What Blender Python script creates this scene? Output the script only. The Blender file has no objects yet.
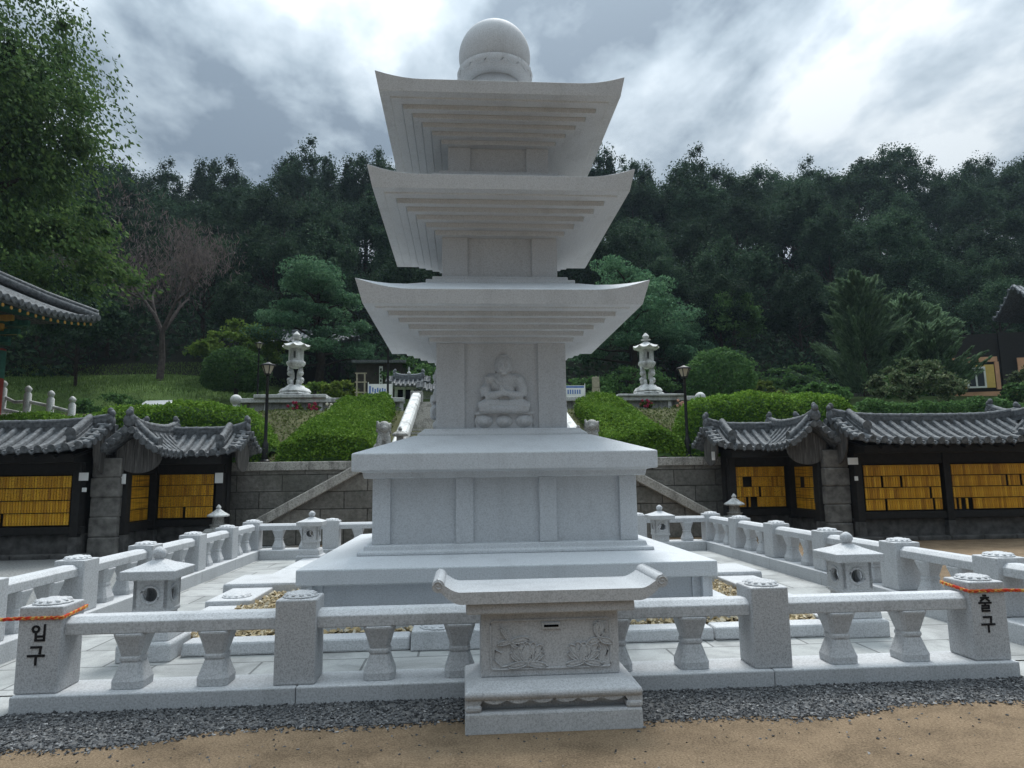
import bpy, bmesh, math, random
import numpy as np
from mathutils import Matrix, Vector
random.seed(7); rng = np.random.default_rng(7)
R = math.radians
sc = bpy.context.scene
COL = sc.collection

# ------------------------------------------------------------------ camera
cam_d = bpy.data.cameras.new('camera'); cam = bpy.data.objects.new('camera', cam_d); COL.objects.link(cam)
pit, rol, yaw = R(7.7304), R(-0.799), R(4.1385)
F = Vector((math.sin(yaw)*math.cos(pit), math.cos(yaw)*math.cos(pit), math.sin(pit)))
RT = Vector((math.cos(yaw), -math.sin(yaw), 0)); UP = RT.cross(F)
r2 = RT*math.cos(rol) + UP*math.sin(rol); u2 = UP*math.cos(rol) - RT*math.sin(rol)
M = Matrix.Identity(4)
for i in range(3):
    M[i][0] = r2[i]; M[i][1] = u2[i]; M[i][2] = -F[i]
M[0][3], M[1][3], M[2][3] = -0.4863, -9.373, 1.6
cam.matrix_world = M
cam_d.sensor_width = 36; cam_d.lens = 680.1/1024*36; cam_d.clip_end = 600; cam_d.clip_start = .05
sc.camera = cam

# ------------------------------------------------------------------ world, sun, exposure
SUN_EL, SUN_AZ = R(58), R(14)          # azimuth from +Y towards +X
w = bpy.data.worlds.new('World'); sc.world = w; w.use_nodes = True
nt = w.node_tree; N = nt.nodes; N.clear()
def wn(t, **k):
    n = N.new(t)
    for a, b in k.items(): setattr(n, a, b)
    return n
def wl(a, b): nt.links.new(a, b)
def wmath(op, a, b=None, c=None):
    n = wn('ShaderNodeMath', operation=op)
    for i, v in enumerate((a, b, c)):
        if v is None: continue
        if isinstance(v, (int, float)): n.inputs[i].default_value = v
        else: wl(v, n.inputs[i])
    return n.outputs[0]
out = wn('ShaderNodeOutputWorld')
sky = wn('ShaderNodeTexSky', sky_type='NISHITA'); sky.sun_disc = False
sky.sun_elevation = SUN_EL; sky.sun_rotation = SUN_AZ
bg1 = wn('ShaderNodeBackground'); bg1.inputs['Strength'].default_value = .1
wl(sky.outputs[0], bg1.inputs[0])
tc = wn('ShaderNodeTexCoord'); sep = wn('ShaderNodeSeparateXYZ'); wl(tc.outputs['Generated'], sep.inputs[0])
zz = wmath('ADD', wmath('MAXIMUM', sep.outputs[2], 0.0), .22)
cmb = wn('ShaderNodeCombineXYZ')
wl(wmath('DIVIDE', sep.outputs[0], zz), cmb.inputs[0]); wl(wmath('DIVIDE', sep.outputs[1], zz), cmb.inputs[1])
mp = wn('ShaderNodeMapping'); wl(cmb.outputs[0], mp.inputs[0]); mp.inputs['Location'].default_value = (9.4, 2.2, 0)
mp.inputs['Rotation'].default_value = (0, 0, R(-24)); mp.inputs['Scale'].default_value = (1.0, .8, 1)
n1 = wn('ShaderNodeTexNoise'); n1.inputs['Scale'].default_value = 2.0; n1.inputs['Detail'].default_value = 7; n1.inputs['Roughness'].default_value = .52; n1.inputs['Distortion'].default_value = .35
n2 = wn('ShaderNodeTexNoise'); n2.inputs['Scale'].default_value = 5.2; n2.inputs['Detail'].default_value = 5; n2.inputs['Roughness'].default_value = .55
wl(mp.outputs[0], n1.inputs['Vector']); wl(mp.outputs[0], n2.inputs['Vector'])
dens = wmath('ADD', wmath('MULTIPLY', n1.outputs['Fac'], .66), wmath('MULTIPLY', n2.outputs['Fac'], .34))
ramp = wn('ShaderNodeValToRGB'); wl(dens, ramp.inputs[0])
cr = ramp.color_ramp; cr.elements[0].position = .415; cr.elements[0].color = (.165, .21, .25, 1)
cr.elements[1].position = .595; cr.elements[1].color = (.68, .73, .75, 1)
e = cr.elements.new(.47); e.color = (.30, .36, .405, 1)
e = cr.elements.new(.53); e.color = (.45, .515, .56, 1)
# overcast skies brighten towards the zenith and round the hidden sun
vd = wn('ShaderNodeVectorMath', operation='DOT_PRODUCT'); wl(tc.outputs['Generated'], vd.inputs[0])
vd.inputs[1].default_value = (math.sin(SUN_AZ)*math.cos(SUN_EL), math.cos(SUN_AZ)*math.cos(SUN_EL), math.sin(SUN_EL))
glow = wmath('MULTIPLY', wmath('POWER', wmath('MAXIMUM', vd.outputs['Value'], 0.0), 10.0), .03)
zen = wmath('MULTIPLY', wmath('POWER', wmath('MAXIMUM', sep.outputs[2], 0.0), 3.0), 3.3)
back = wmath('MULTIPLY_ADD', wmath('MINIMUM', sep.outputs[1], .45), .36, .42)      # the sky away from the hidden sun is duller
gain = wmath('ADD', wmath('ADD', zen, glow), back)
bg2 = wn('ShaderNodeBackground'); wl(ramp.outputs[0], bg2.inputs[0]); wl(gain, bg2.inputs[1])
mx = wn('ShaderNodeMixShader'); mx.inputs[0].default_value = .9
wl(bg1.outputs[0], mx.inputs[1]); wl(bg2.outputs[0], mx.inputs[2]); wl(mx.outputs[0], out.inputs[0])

sd = bpy.data.lights.new('sun', 'SUN'); sd.energy = 2.1; sd.angle = R(20); sd.color = (1, .985, .955)
sun = bpy.data.objects.new('sun', sd); COL.objects.link(sun)
sun.rotation_euler = (R(90)-SUN_EL, 0, math.pi - SUN_AZ)
sun.location = (0, 0, 40)
sc.view_settings.view_transform = 'Standard'; sc.view_settings.look = 'None'
sc.view_settings.exposure = 0.68; sc.view_settings.gamma = 1
sc.view_settings.use_curve_mapping = False

# ------------------------------------------------------------------ materials
def mat(name, fn, rough=.8, spec=.3):
    m = bpy.data.materials.new(name); m.use_nodes = True
    t = m.node_tree; b = t.nodes['Principled BSDF']; b.inputs['Roughness'].default_value = rough
    b.inputs['Specular IOR Level'].default_value = spec
    fn(t, b); return m
def nd(t, typ, ins=None, **k):
    n = t.nodes.new(typ)
    for a, b in k.items(): setattr(n, a, b)
    for a, b in (ins or {}).items():
        if hasattr(b, 'node'): t.links.new(b, n.inputs[a])
        else: n.inputs[a].default_value = b
    return n
def C4(c): return (c[0], c[1], c[2], 1)
def mixc(t, fac, a, b, mode='MIX'):
    n = t.nodes.new('ShaderNodeMix'); n.data_type = 'RGBA'; n.blend_type = mode
    for s, v in ((0, fac), (6, a), (7, b)):
        if hasattr(v, 'node'): t.links.new(v, n.inputs[s])
        else: n.inputs[s].default_value = v if not isinstance(v, tuple) or len(v) == 4 else C4(v)
    return n.outputs[2]
def ramp2(t, src, stops):
    n = t.nodes.new('ShaderNodeValToRGB'); t.links.new(src, n.inputs[0]); c = n.color_ramp
    c.elements[0].position, c.elements[0].color = stops[0][0], C4(stops[0][1])
    c.elements[1].position, c.elements[1].color = stops[-1][0], C4(stops[-1][1])
    for p, col in stops[1:-1]:
        e = c.elements.new(p); e.color = C4(col)
    return n.outputs[0]
def coords(t): return t.nodes.new('ShaderNodeTexCoord').outputs['Object']
def noise(t, vec, scale, detail=3, rough=.55, dist=0): return nd(t, 'ShaderNodeTexNoise', {'Vector': vec, 'Scale': scale, 'Detail': detail, 'Roughness': rough, 'Distortion': dist}).outputs['Fac']
def bump(t, b, h, strength=.3, dist=.01):
    n = nd(t, 'ShaderNodeBump', {'Height': h, 'Strength': strength, 'Distance': dist}); t.links.new(n.outputs[0], b.inputs['Normal'])
def g3(v): return (v, v, v)
def granite(name, base, speck=.24, stain=.12, sscale=110):
    def fn(t, b):
        v = coords(t)
        s = noise(t, v, sscale, 1, .5); s2 = noise(t, v, sscale*.55, 1, .5)
        lo = tuple(c*(1-speck*1.9) for c in base); hi = tuple(min(1, c*(1+speck*1.0)) for c in base)
        c1 = mixc(t, .5, ramp2(t, s, [(.34, lo), (.47, base), (.66, hi)]), ramp2(t, s2, [(.36, lo), (.48, base), (.64, hi)]))
        mpn = nd(t, 'ShaderNodeMapping', {'Vector': v, 'Scale': (2.2, 2.2, .55)})
        st = ramp2(t, noise(t, mpn.outputs[0], 1.3, 5, .6), [(.34, g3(1-stain*1.8)), (.5, g3(1))])
        t.links.new(mixc(t, 1.0, c1, st, 'MULTIPLY'), b.inputs['Base Color'])
        bump(t, b, s, .25, .004)
    return mat(name, fn, .72, .35)
GR = granite('white_granite', (.515, .54, .565), .11, .05, 120)
GR2 = granite('white_granite_fence', (.465, .48, .495), .16, .06, 130)
GRW = granite('warm_granite', (.45, .462, .475), .16, .08, 160)
GRP = granite('granite_post', (.42, .43, .442), .19, .07, 150)
OLDST = granite('weathered_stone', (.30, .30, .285), .3, .4, 60)
LANT = granite('lantern_granite', (.56, .57, .56), .15, .3, 40)
def simple(name, col, rough=.7, var=.25, scale=8, spec=.3, bmp=.15):
    def fn(t, b):
        v = coords(t); n = noise(t, v, scale, 5, .6)
        t.links.new(ramp2(t, n, [(.3, tuple(c*(1-var) for c in col)), (.7, tuple(min(1, c*(1+var)) for c in col))]), b.inputs['Base Color'])
        if bmp: bump(t, b, n, bmp, .02)
    return mat(name, fn, rough, spec)
def paving_fn(t, b):
    v = coords(t)
    br = nd(t, 'ShaderNodeTexBrick', {'Vector': v, 'Color1': (.40, .41, .405, 1), 'Color2': (.34, .355, .35, 1), 'Mortar': (.16, .165, .165, 1), 'Scale': 1.0, 'Mortar Size': .011, 'Brick Width': .9, 'Row Height': .6, 'Bias': 0.0})
    s = ramp2(t, noise(t, v, 90, 3, .6), [(.3, g3(.8)), (.7, g3(1.08))])
    big = ramp2(t, noise(t, v, 1.7, 6, .65, .5), [(.35, g3(.62)), (.58, g3(1.0))])
    t.links.new(mixc(t, 1, mixc(t, 1, br.outputs['Color'], s, 'MULTIPLY'), big, 'MULTIPLY'), b.inputs['Base Color'])
    bump(t, b, br.outputs['Fac'], -.4, .01)
PAVE = mat('paving', paving_fn, .75)
def sand_fn(t, b):
    v = coords(t)
    f = noise(t, v, 75, 4, .75); m = noise(t, v, 2.3, 8, .72, .15); l = noise(t, v, .45, 5, .6)
    c = ramp2(t, f, [(.30, (.085, .06, .038)), (.5, (.19, .138, .09)), (.70, (.30, .228, .15))])
    c = mixc(t, 1, c, ramp2(t, m, [(.36, g3(.68)), (.56, g3(1.06))]), 'MULTIPLY')
    sx = nd(t, 'ShaderNodeSeparateXYZ', {'Vector': v})
    grey = nd(t, 'ShaderNodeMapRange', {'Value': sx.outputs[0], 'From Min': -4.2, 'From Max': -5.0}).outputs[0]
    gy = nd(t, 'ShaderNodeMapRange', {'Value': sx.outputs[1], 'From Min': -4.5, 'From Max': -3.0}).outputs[0]
    fac = nd(t, 'ShaderNodeMath', {0: grey, 1: gy}, operation='MULTIPLY').outputs[0]
    gc = ramp2(t, noise(t, v, 28, 4, .7), [(.3, (.10, .105, .105)), (.7, (.30, .305, .30))])
    c = mixc(t, fac, c, gc)
    t.links.new(c, b.inputs['Base Color'])
    hh = nd(t, 'ShaderNodeMath', {0: f, 1: m}, operation='ADD').outputs[0]
    bump(t, b, hh, .55, .02)
SAND = mat('sand', sand_fn, .95, .1)
def grass_fn(cols):
    def fn(t, b):
        v = coords(t); f = noise(t, v, 14, 6, .75); m = noise(t, v, .9, 4, .6)
        c = ramp2(t, f, [(.28, cols[0]), (.5, cols[1]), (.74, cols[2])])
        c = mixc(t, 1, c, ramp2(t, m, [(.3, g3(.6)), (.7, g3(1.15))]), 'MULTIPLY')
        t.links.new(c, b.inputs['Base Color']); bump(t, b, f, .9, .08)
    return fn
LAWN = mat('lawn', grass_fn([(.06, .10, .03), (.11, .175, .05), (.17, .25, .08)]), .95, .1)
BANK = mat('bank_earth', grass_fn([(.05, .05, .025), (.09, .095, .045), (.15, .145, .075)]), .95, .1)
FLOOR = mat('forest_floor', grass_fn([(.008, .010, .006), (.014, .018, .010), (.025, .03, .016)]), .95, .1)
def wall_fn(t, b):
    v = coords(t)
    mp_ = nd(t, 'ShaderNodeMapping', {'Vector': v, 'Rotation': (R(90), 0, 0)})
    br = nd(t, 'ShaderNodeTexBrick', {'Vector': mp_.outputs[0], 'Color1': (.25, .24, .215, 1), 'Color2': (.17, .165, .15, 1), 'Mortar': (.075, .072, .065, 1), 'Scale': 1.0, 'Mortar Size': .014, 'Mortar Smooth': .8, 'Brick Width': 1.15, 'Row Height': .43, 'Bias': 0.0})
    n = noise(t, v, 9, 7, .72); l = noise(t, v, 1.1, 5, .65, .4)
    c = mixc(t, 1, br.outputs['Color'], ramp2(t, n, [(.28, g3(.5)), (.7, g3(1.3))]), 'MULTIPLY')
    c = mixc(t, ramp2(t, l, [(.45, g3(0)), (.7, g3(.55))]), c, (.075, .078, .06, 1))
    t.links.new(c, b.inputs['Base Color'])
    inv = nd(t, 'ShaderNodeMath', {0: 1.0, 1: br.outputs['Fac']}, operation='SUBTRACT').outputs[0]
    h = nd(t, 'ShaderNodeMath', {0: inv, 1: n}, operation='ADD').outputs[0]
    bump(t, b, h, .9, .05)
WALLST = mat('retaining_wall_stone', wall_fn, .9, .2)
COPE = granite('coping_stone', (.36, .35, .32), .25, .3, 50)
TILE = simple('roof_tile', (.105, .113, .12), .75, .6, 13, .3, .5)
TILE2 = simple('pale_roof_tile', (.15, .165, .18), .7, .5, 13, .3, .4)
DWOOD = simple('dark_wood', (.016, .015, .014), .7, .35, 10)
def wood_fn(t, b):
    v = coords(t); mp_ = nd(t, 'ShaderNodeMapping', {'Vector': v, 'Scale': (9, 9, .7)})
    n = noise(t, mp_.outputs[0], 3, 6, .7)
    t.links.new(ramp2(t, n, [(.3, (.035, .034, .032)), (.55, (.095, .09, .085)), (.75, (.20, .195, .185))]), b.inputs['Base Color']); bump(t, b, n, .4, .01)
GWOOD = mat('grey_wood', wood_fn, .85, .2)
def plaque_fn(t, b):
    v = coords(t); rn = t.nodes.new('ShaderNodeObjectInfo').outputs['Random']
    geo = t.nodes.new('ShaderNodeNewGeometry').outputs['Random Per Island']
    rr = nd(t, 'ShaderNodeMath', {0: rn, 1: geo}, operation='ADD').outputs[0]
    rr = nd(t, 'ShaderNodeMath', {0: rr}, operation='FRACT').outputs[0]
    c = ramp2(t, rr, [(0.0, (.40, .18, .01)), (.3, (.76, .40, .02)), (.55, (.58, .28, .013)), (.8, (.84, .48, .035)), (1.0, (.48, .22, .011))])
    mp_ = nd(t, 'ShaderNodeMapping', {'Vector': v, 'Scale': (60, 1, 30)})
    n = noise(t, mp_.outputs[0], 1.0, 3, .7)
    c = mixc(t, 1, c, ramp2(t, n, [(.38, (.45, .4, .3)), (.5, g3(1))]), 'MULTIPLY')
    t.links.new(c, b.inputs['Base Color'])
PLAQ = mat('plaque_wood', plaque_fn, .5, .4)
SILL = simple('sill_stone', (.085, .083, .08), .9, .5, 5, .2, .4)
PIER = simple('pier_stone', (.15, .145, .135), .9, .55, 4, .2, .5)
BLACK = simple('black_paint', (.012, .012, .013), .45, .1, 20)
INK = simple('black_ink', (.012, .012, .014), .6, .05, 20, .2, 0)
WHITE = simple('white_paint', (.72, .73, .72), .5, .06, 6)
def blackhole(t, b): b.inputs['Base Color'].default_value = (.004, .004, .004, 1)
HOLE = mat('dark_slot', blackhole, .9, 0)
GLASSY = simple('cream_glass', (.42, .38, .29), .25, .1, 5, .5, 0)
RED = simple('red_lacquer', (.25, .03, .02), .5, .2, 6)
GREEN = simple('dancheong_green', (.03, .12, .09), .6, .3, 12)
OCHRE = simple('ochre_paint', (.42, .24, .05), .6, .2, 8)
CARP = mat('car_paint', lambda t, b: (b.inputs['Base Color'].__setattr__('default_value', (.62, .64, .66, 1)), b.inputs['Coat Weight'].__setattr__('default_value', .6)), .3, .5)
CARG = mat('car_glass', lambda t, b: b.inputs['Base Color'].__setattr__('default_value', (.02, .025, .03, 1)), .08, .6)
PEACH = simple('peach_plaster', (.58, .32, .20), .85, .12, 4)
YEL = simple('yellow_plaster', (.60, .42, .13), .85, .12, 4)
GLASS = mat('window_glass', lambda t, b: b.inputs['Base Color'].__setattr__('default_value', (.03, .035, .04, 1)), .1, .6)
BLUE = simple('blue_print', (.10, .19, .45), .6, .2, 14, .3, 0)
BAMB = simple('pale_wood', (.27, .25, .18), .75, .25, 8)
def rope_fn(t, b):
    v = coords(t); wv = nd(t, 'ShaderNodeTexNoise', {'Vector': v, 'Scale': 34.0, 'Detail': 1.0}).outputs['Fac']
    t.links.new(ramp2(t, wv, [(.38, (.52, .035, .012)), (.5, (.55, .12, .02)), (.62, (.62, .40, .10))]), b.inputs['Base Color'])
ROPE = mat('rope', rope_fn, .7)
BARK = simple('bark', (.045, .036, .028), .95, .5, 7, .1, .6)
BARKG = simple('grey_bark', (.09, .075, .07), .95, .4, 7, .1, .5)
PEBB = simple('river_pebble', (.30, .235, .135), .6, .2, 3)
def isl(name, stops, rough=.7, spec=.3):
    def fn(t, b):
        g = t.nodes.new('ShaderNodeNewGeometry').outputs['Random Per Island']
        t.links.new(ramp2(t, g, stops), b.inputs['Base Color'])
    return mat(name, fn, rough, spec)
PEBB = isl('river_pebble', [(0, (.16, .13, .08)), (.35, (.33, .25, .13)), (.7, (.42, .34, .20)), (1, (.50, .46, .37))], .6)
GRAV = isl('crushed_gravel', [(0, (.028, .030, .033)), (.5, (.072, .075, .08)), (.9, (.145, .15, .155)), (1, (.30, .30, .30))], .8)
FLRED = isl('red_petals', [(0, (.18, .008, .03)), (1, (.34, .02, .06))]); FLW = isl('white_petals', [(0, (.62, .58, .45)), (1, (.75, .73, .62))])
FLP = isl('peach_petals', [(0, (.55, .26, .18)), (1, (.68, .40, .30))])
def leaf(name, lo, mid, hi, trans=.25, obvar=.25, rough=.8):
    m = bpy.data.materials.new(name); m.use_nodes = True; t = m.node_tree
    b = t.nodes['Principled BSDF']; b.inputs['Roughness'].default_value = rough; b.inputs['Specular IOR Level'].default_value = .08
    g = t.nodes.new('ShaderNodeNewGeometry').outputs['Random Per Island']
    v = coords(t); n = noise(t, v, .55, 3, .6)
    f = nd(t, 'ShaderNodeMath', {0: nd(t, 'ShaderNodeMath', {0: g, 1: .5}, operation='MULTIPLY').outputs[0], 1: nd(t, 'ShaderNodeMath', {0: n, 1: .55}, operation='MULTIPLY').outputs[0]}, operation='ADD').outputs[0]
    c = ramp2(t, f, [(.2, lo), (.5, mid), (.85, hi)])
    oi = t.nodes.new('ShaderNodeObjectInfo').outputs['Random']
    mr = nd(t, 'ShaderNodeMapRange', {'Value': oi, 'To Min': 1-obvar, 'To Max': 1+obvar}).outputs[0]
    hsv = nd(t, 'ShaderNodeHueSaturation', {'Color': c, 'Value': mr})
    t.links.new(hsv.outputs[0], b.inputs['Base Color'])
    tr = nd(t, 'ShaderNodeBsdfTranslucent', {'Color': hsv.outputs[0]})
    mxs = nd(t, 'ShaderNodeMixShader', {0: trans}); t.links.new(b.outputs[0], mxs.inputs[1]); t.links.new(tr.outputs[0], mxs.inputs[2])
    t.links.new(mxs.outputs[0], t.nodes['Material Output'].inputs[0])
    return m
LF_FOREST = leaf('forest_leaves', (.016, .036, .021), (.031, .064, .036), (.064, .108, .056), .25, .4)
LF_ZELK = leaf('zelkova_leaves', (.028, .062, .022), (.056, .108, .034), (.115, .18, .052), .35)
LF_HEDGE = leaf('azalea_leaves', (.05, .118, .016), (.105, .205, .026), (.19, .305, .05), .3, .1)
LF_DARK = leaf('topiary_leaves', (.035, .08, .03), (.062, .13, .042), (.11, .20, .06), .3)
LF_PINE = leaf('pine_needles', (.04, .10, .055), (.08, .175, .095), (.16, .28, .15), .3)
LF_JUN = leaf('juniper_needles', (.07, .12, .07), (.125, .205, .115), (.21, .31, .18), .3)
LF_MAPLE = leaf('maple_leaves', (.07, .13, .025), (.115, .195, .036), (.19, .27, .06), .3)
LF_YEL = leaf('yellow_green_leaves', (.06, .10, .02), (.11, .16, .03), (.2, .25, .06), .3)
LF_PALE = leaf('pale_shrub_leaves', (.05, .085, .04), (.09, .135, .06), (.26, .29, .18), .3)
LF_BARE = leaf('reddish_twigs', (.095, .082, .080), (.145, .122, .117), (.205, .17, .155), .3)
LF_IVY = leaf('bank_cover', (.06, .08, .026), (.10, .13, .042), (.16, .19, .075), .25)
LF_GRASS = leaf('grass_blades', (.06, .105, .03), (.11, .18, .05), (.18, .27, .08), .3)

# ------------------------------------------------------------------ mesh tools
class MB:
    def __init__(s): s.v = []; s.f = []
    def add(s, vs, fs):
        o = len(s.v); s.v += [tuple(map(float, p)) for p in vs]; s.f += [tuple(i+o for i in f) for f in fs]; return s
    def box(s, x0, x1, y0, y1, z0, z1, tx=0, ty=0):   # tx,ty: inset of the top
        v = [(x0, y0, z0), (x1, y0, z0), (x1, y1, z0), (x0, y1, z0), (x0+tx, y0+ty, z1), (x1-tx, y0+ty, z1), (x1-tx, y1-ty, z1), (x0+tx, y1-ty, z1)]
        return s.add(v, [(3, 2, 1, 0), (4, 5, 6, 7), (0, 1, 5, 4), (1, 2, 6, 5), (2, 3, 7, 6), (3, 0, 4, 7)])
    def loft(s, rings, cap0=True, cap1=True, closed=True):
        n = len(rings[0]); o = len(s.v)
        for r in rings: s.v += [tuple(map(float, p)) for p in r]
        for k in range(len(rings)-1):
            for i in range(n if closed else n-1):
                j = (i+1) % n; a = o+k*n
                s.f.append((a+i, a+j, a+n+j, a+n+i))
        if cap0: s.f.append(tuple(o+i for i in reversed(range(n))))
        if cap1: s.f.append(tuple(o+(len(rings)-1)*n+i for i in range(n)))
        return s
    def lathe(s, prof, n=24, c=(0, 0), ph=0, mod=None, cap0=True, cap1=True):
        rings = []
        for k, (r, z) in enumerate(prof):
            ring = []
            for i in range(n):
                a = ph+2*math.pi*i/n; rr = r*(mod(a, k) if mod else 1)
                ring.append((c[0]+rr*math.cos(a), c[1]+rr*math.sin(a), z))
            rings.append(ring)
        return s.loft(rings, cap0, cap1)
    def sq(s, prof, c=(0, 0)):          # square rings (half width, z)
        return s.loft([[(c[0]-w_, c[1]-w_, z), (c[0]+w_, c[1]-w_, z), (c[0]+w_, c[1]+w_, z), (c[0]-w_, c[1]+w_, z)] for w_, z in prof])
    def tube(s, pts, r, n=8, caps=True, flat=1.0):
        pts = [Vector(p) for p in pts]; rs = r if isinstance(r, (list, tuple)) else [r]*len(pts); rings = []
        for i, p in enumerate(pts):
            d = (pts[min(i+1, len(pts)-1)]-pts[max(i-1, 0)]).normalized()
            up = Vector((0, 0, 1)) if abs(d.z) < .95 else Vector((1, 0, 0))
            a = d.cross(up).normalized(); b = a.cross(d)
            rings.append([p+(a*math.cos(2*math.pi*k/n)+b*math.sin(2*math.pi*k/n)*flat)*rs[i] for k in range(n)])
        return s.loft(rings, caps, caps)
    def ell(s, c, r, n=14, m=9, rot=None):
        rings = []
        for j in range(1, m):
            t = math.pi*j/m-math.pi/2; rings.append([Vector((r[0]*math.cos(t)*math.cos(2*math.pi*i/n), r[1]*math.cos(t)*math.sin(2*math.pi*i/n), r[2]*math.sin(t))) for i in range(n)])
        o = len(s.v)
        T = (lambda p: (rot @ p if rot else p)+Vector(c))
        s.loft([[T(p) for p in q] for q in rings], False, False)
        b = len(s.v); s.v += [tuple(T(Vector((0, 0, -r[2])))), tuple(T(Vector((0, 0, r[2]))))]
        L = o+(len(rings)-1)*n
        for i in range(n): s.f.append((b, o+(i+1) % n, o+i)); s.f.append((b+1, L+i, L+(i+1) % n))
        return s
    def prism(s, poly, axis, a0, a1):   # poly of 2D points extruded on axis 'y' (x,z) or 'x' (y,z) or 'z'
        def P(p, a): return (p[0], a, p[1]) if axis == 'y' else (a, p[0], p[1]) if axis == 'x' else (p[0], p[1], a)
        return s.loft([[P(p, a0) for p in poly], [P(p, a1) for p in poly]])
    def xf(s, mtx, start=0):
        for i in range(start, len(s.v)): s.v[i] = tuple(mtx @ Vector(s.v[i]))
        return s
    def build(s, name, m, parent=None, smooth=False, bevel=0, seg=2, ang=35):
        me = bpy.data.meshes.new(name); me.from_pydata(s.v, [], s.f)
        b = bmesh.new(); b.from_mesh(me); bmesh.ops.recalc_face_normals(b, faces=b.faces); b.to_mesh(me); b.free()
        me.materials.append(m)
        o = bpy.data.objects.new(name, me); COL.objects.link(o)
        if parent is not None: o.parent = parent
        if smooth:
            me.polygons.foreach_set('use_smooth', [True]*len(me.polygons))
            if smooth != 'all':
                me.set_sharp_from_angle(angle=R(40))
        if bevel:
            md = o.modifiers.new('bevel', 'BEVEL'); md.width = bevel; md.segments = seg; md.limit_method = 'ANGLE'; md.angle_limit = R(ang)
        return o
def quads(name, V, m, parent=None, k=4):   # V: (n,k,3) loose faces
    n = len(V); me = bpy.data.meshes.new(name)
    me.vertices.add(n*k); me.vertices.foreach_set('co', np.ascontiguousarray(V, dtype=np.float32).ravel())
    me.loops.add(n*k); me.loops.foreach_set('vertex_index', np.arange(n*k, dtype=np.int32))
    me.polygons.add(n); me.polygons.foreach_set('loop_start', np.arange(0, n*k, k, dtype=np.int32)); me.polygons.foreach_set('loop_total', np.full(n, k, dtype=np.int32))
    me.update(); me.validate(); me.materials.append(m)
    o = bpy.data.objects.new(name, me); COL.objects.link(o)
    if parent is not None: o.parent = parent
    return o
def leaves(P, size, aspect=.55, up=.35, dirs=None, droop=0):
    n = len(P); P = np.asarray(P, float)
    d = rng.normal(size=(n, 3)) if dirs is None else dirs+rng.normal(size=(n, 3))*.35
    d[:, 2] -= droop; d /= np.linalg.norm(d, axis=1)[:, None]
    nn = rng.normal(size=(n, 3)); nn[:, 2] += up*2; s = np.cross(d, nn); s /= np.linalg.norm(s, axis=1)[:, None]+1e-9
    L = size*rng.uniform(.65, 1.35, n)[:, None]; W = L*aspect
    return np.stack([P-d*L*.5, P+s*W*.5, P+d*L*.5, P-s*W*.5], 1)
def empty(name, loc, rz=0):
    o = bpy.data.objects.new(name, None); o.location = loc; o.rotation_euler = (0, 0, rz); o.empty_display_size = .2; COL.objects.link(o); return o
def tag(o, label=None, cat=None, group=None, kind=None):
    if label: o['label'] = label
    if cat: o['category'] = cat
    if group: o['group'] = group
    if kind: o['kind'] = kind
    return o
def copy_tree(o, parent=None):
    c = o.copy(); COL.objects.link(c)
    if parent is not None: c.parent = parent
    for ch in list(o.children): copy_tree(ch, c)
    return c

# ------------------------------------------------------------------ the setting
def hill_z(x, y):
    if y < 24: z = 4.72
    elif y < 31: z = 4.72+(y-24)*.27
    elif y < 66: z = 6.61+(y-31)*.54
    else: z = 25.5+(y-66)*.12
    left = max(0, min(1, (-x-9)/8))                      # the green slope rises earlier on the left
    if 19 < y < 31: z += left*min(1.0, (y-19)/8)*1.0
    road = max(0, min(1, (-x-10.2)/1.2))*max(0, min(1, (25.6-y)/1.4))
    z = z*(1-road)+3.85*road
    if y >= 31: z += left*max(0, 1-(y-31)/20)
    z += max(0, x-5)*max(0, min(1, (y-40)/25))*.04
    return z+(.5*math.sin(x*.21+y*.17)+.35*math.sin(x*.47-y*.3))*max(0, min(1, (y-30)/12))
def grid(name, xs, ys, fz, m):
    nx = len(xs); v = [(x, y, fz(x, y)) for y in ys for x in xs]
    f = [(j*nx+i, j*nx+i+1, (j+1)*nx+i+1, (j+1)*nx+i) for j in range(len(ys)-1) for i in range(nx-1)]
    return MB().add(v, f).build(name, m, None, True)
g = grid('ground', np.linspace(-150, 150, 40), [-60, -30, -20, -15, -10, -8, -6, -5, -3, 0, 4, 9.1], lambda x, y: 0.0, SAND); tag(g, kind='structure')
def bank_z(x, y): return 2.02+(4.08-2.02)*max(0, min(1, (y-9.4)/6.6))+.04*math.sin(x*2.1+y)
def bank_z2(x, y):                       # behind the shelters the planted bank stands higher at once
    return bank_z(x, y)
g = grid('bank', np.linspace(-40, 45, 86), np.linspace(9.0, 17.95, 19), bank_z2, BANK); tag(g, kind='structure')
g = grid('hill', list(np.linspace(-150, -60, 6))+list(np.linspace(-56, 64, 61))+list(np.linspace(70, 150, 6)), list(np.linspace(17.95, 36, 20))+list(np.linspace(38, 70, 17))+[90, 140], hill_z, LAWN)
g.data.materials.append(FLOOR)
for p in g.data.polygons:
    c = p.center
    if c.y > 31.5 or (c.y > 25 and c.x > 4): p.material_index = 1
tag(g, kind='structure')
pv = MB().add([(-4.62, -3.74, .02), (4.62, -3.74, .02), (4.62, 4.84, .02), (-4.62, 4.84, .02)], [(0, 1, 2, 3)])
pv.add([(-4.62, -4.6, .0125), (-3.66, -4.6, .0125), (-3.66, -3.74, .0125), (-4.62, -3.74, .0125)], [(0, 1, 2, 3)])
pv.add([(3.83, -4.6, .0125), (4.62, -4.6, .0125), (4.62, -3.74, .0125), (3.83, -3.74, .0125)], [(0, 1, 2, 3)])
tag(pv.build('paving', PAVE), kind='structure')

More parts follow.
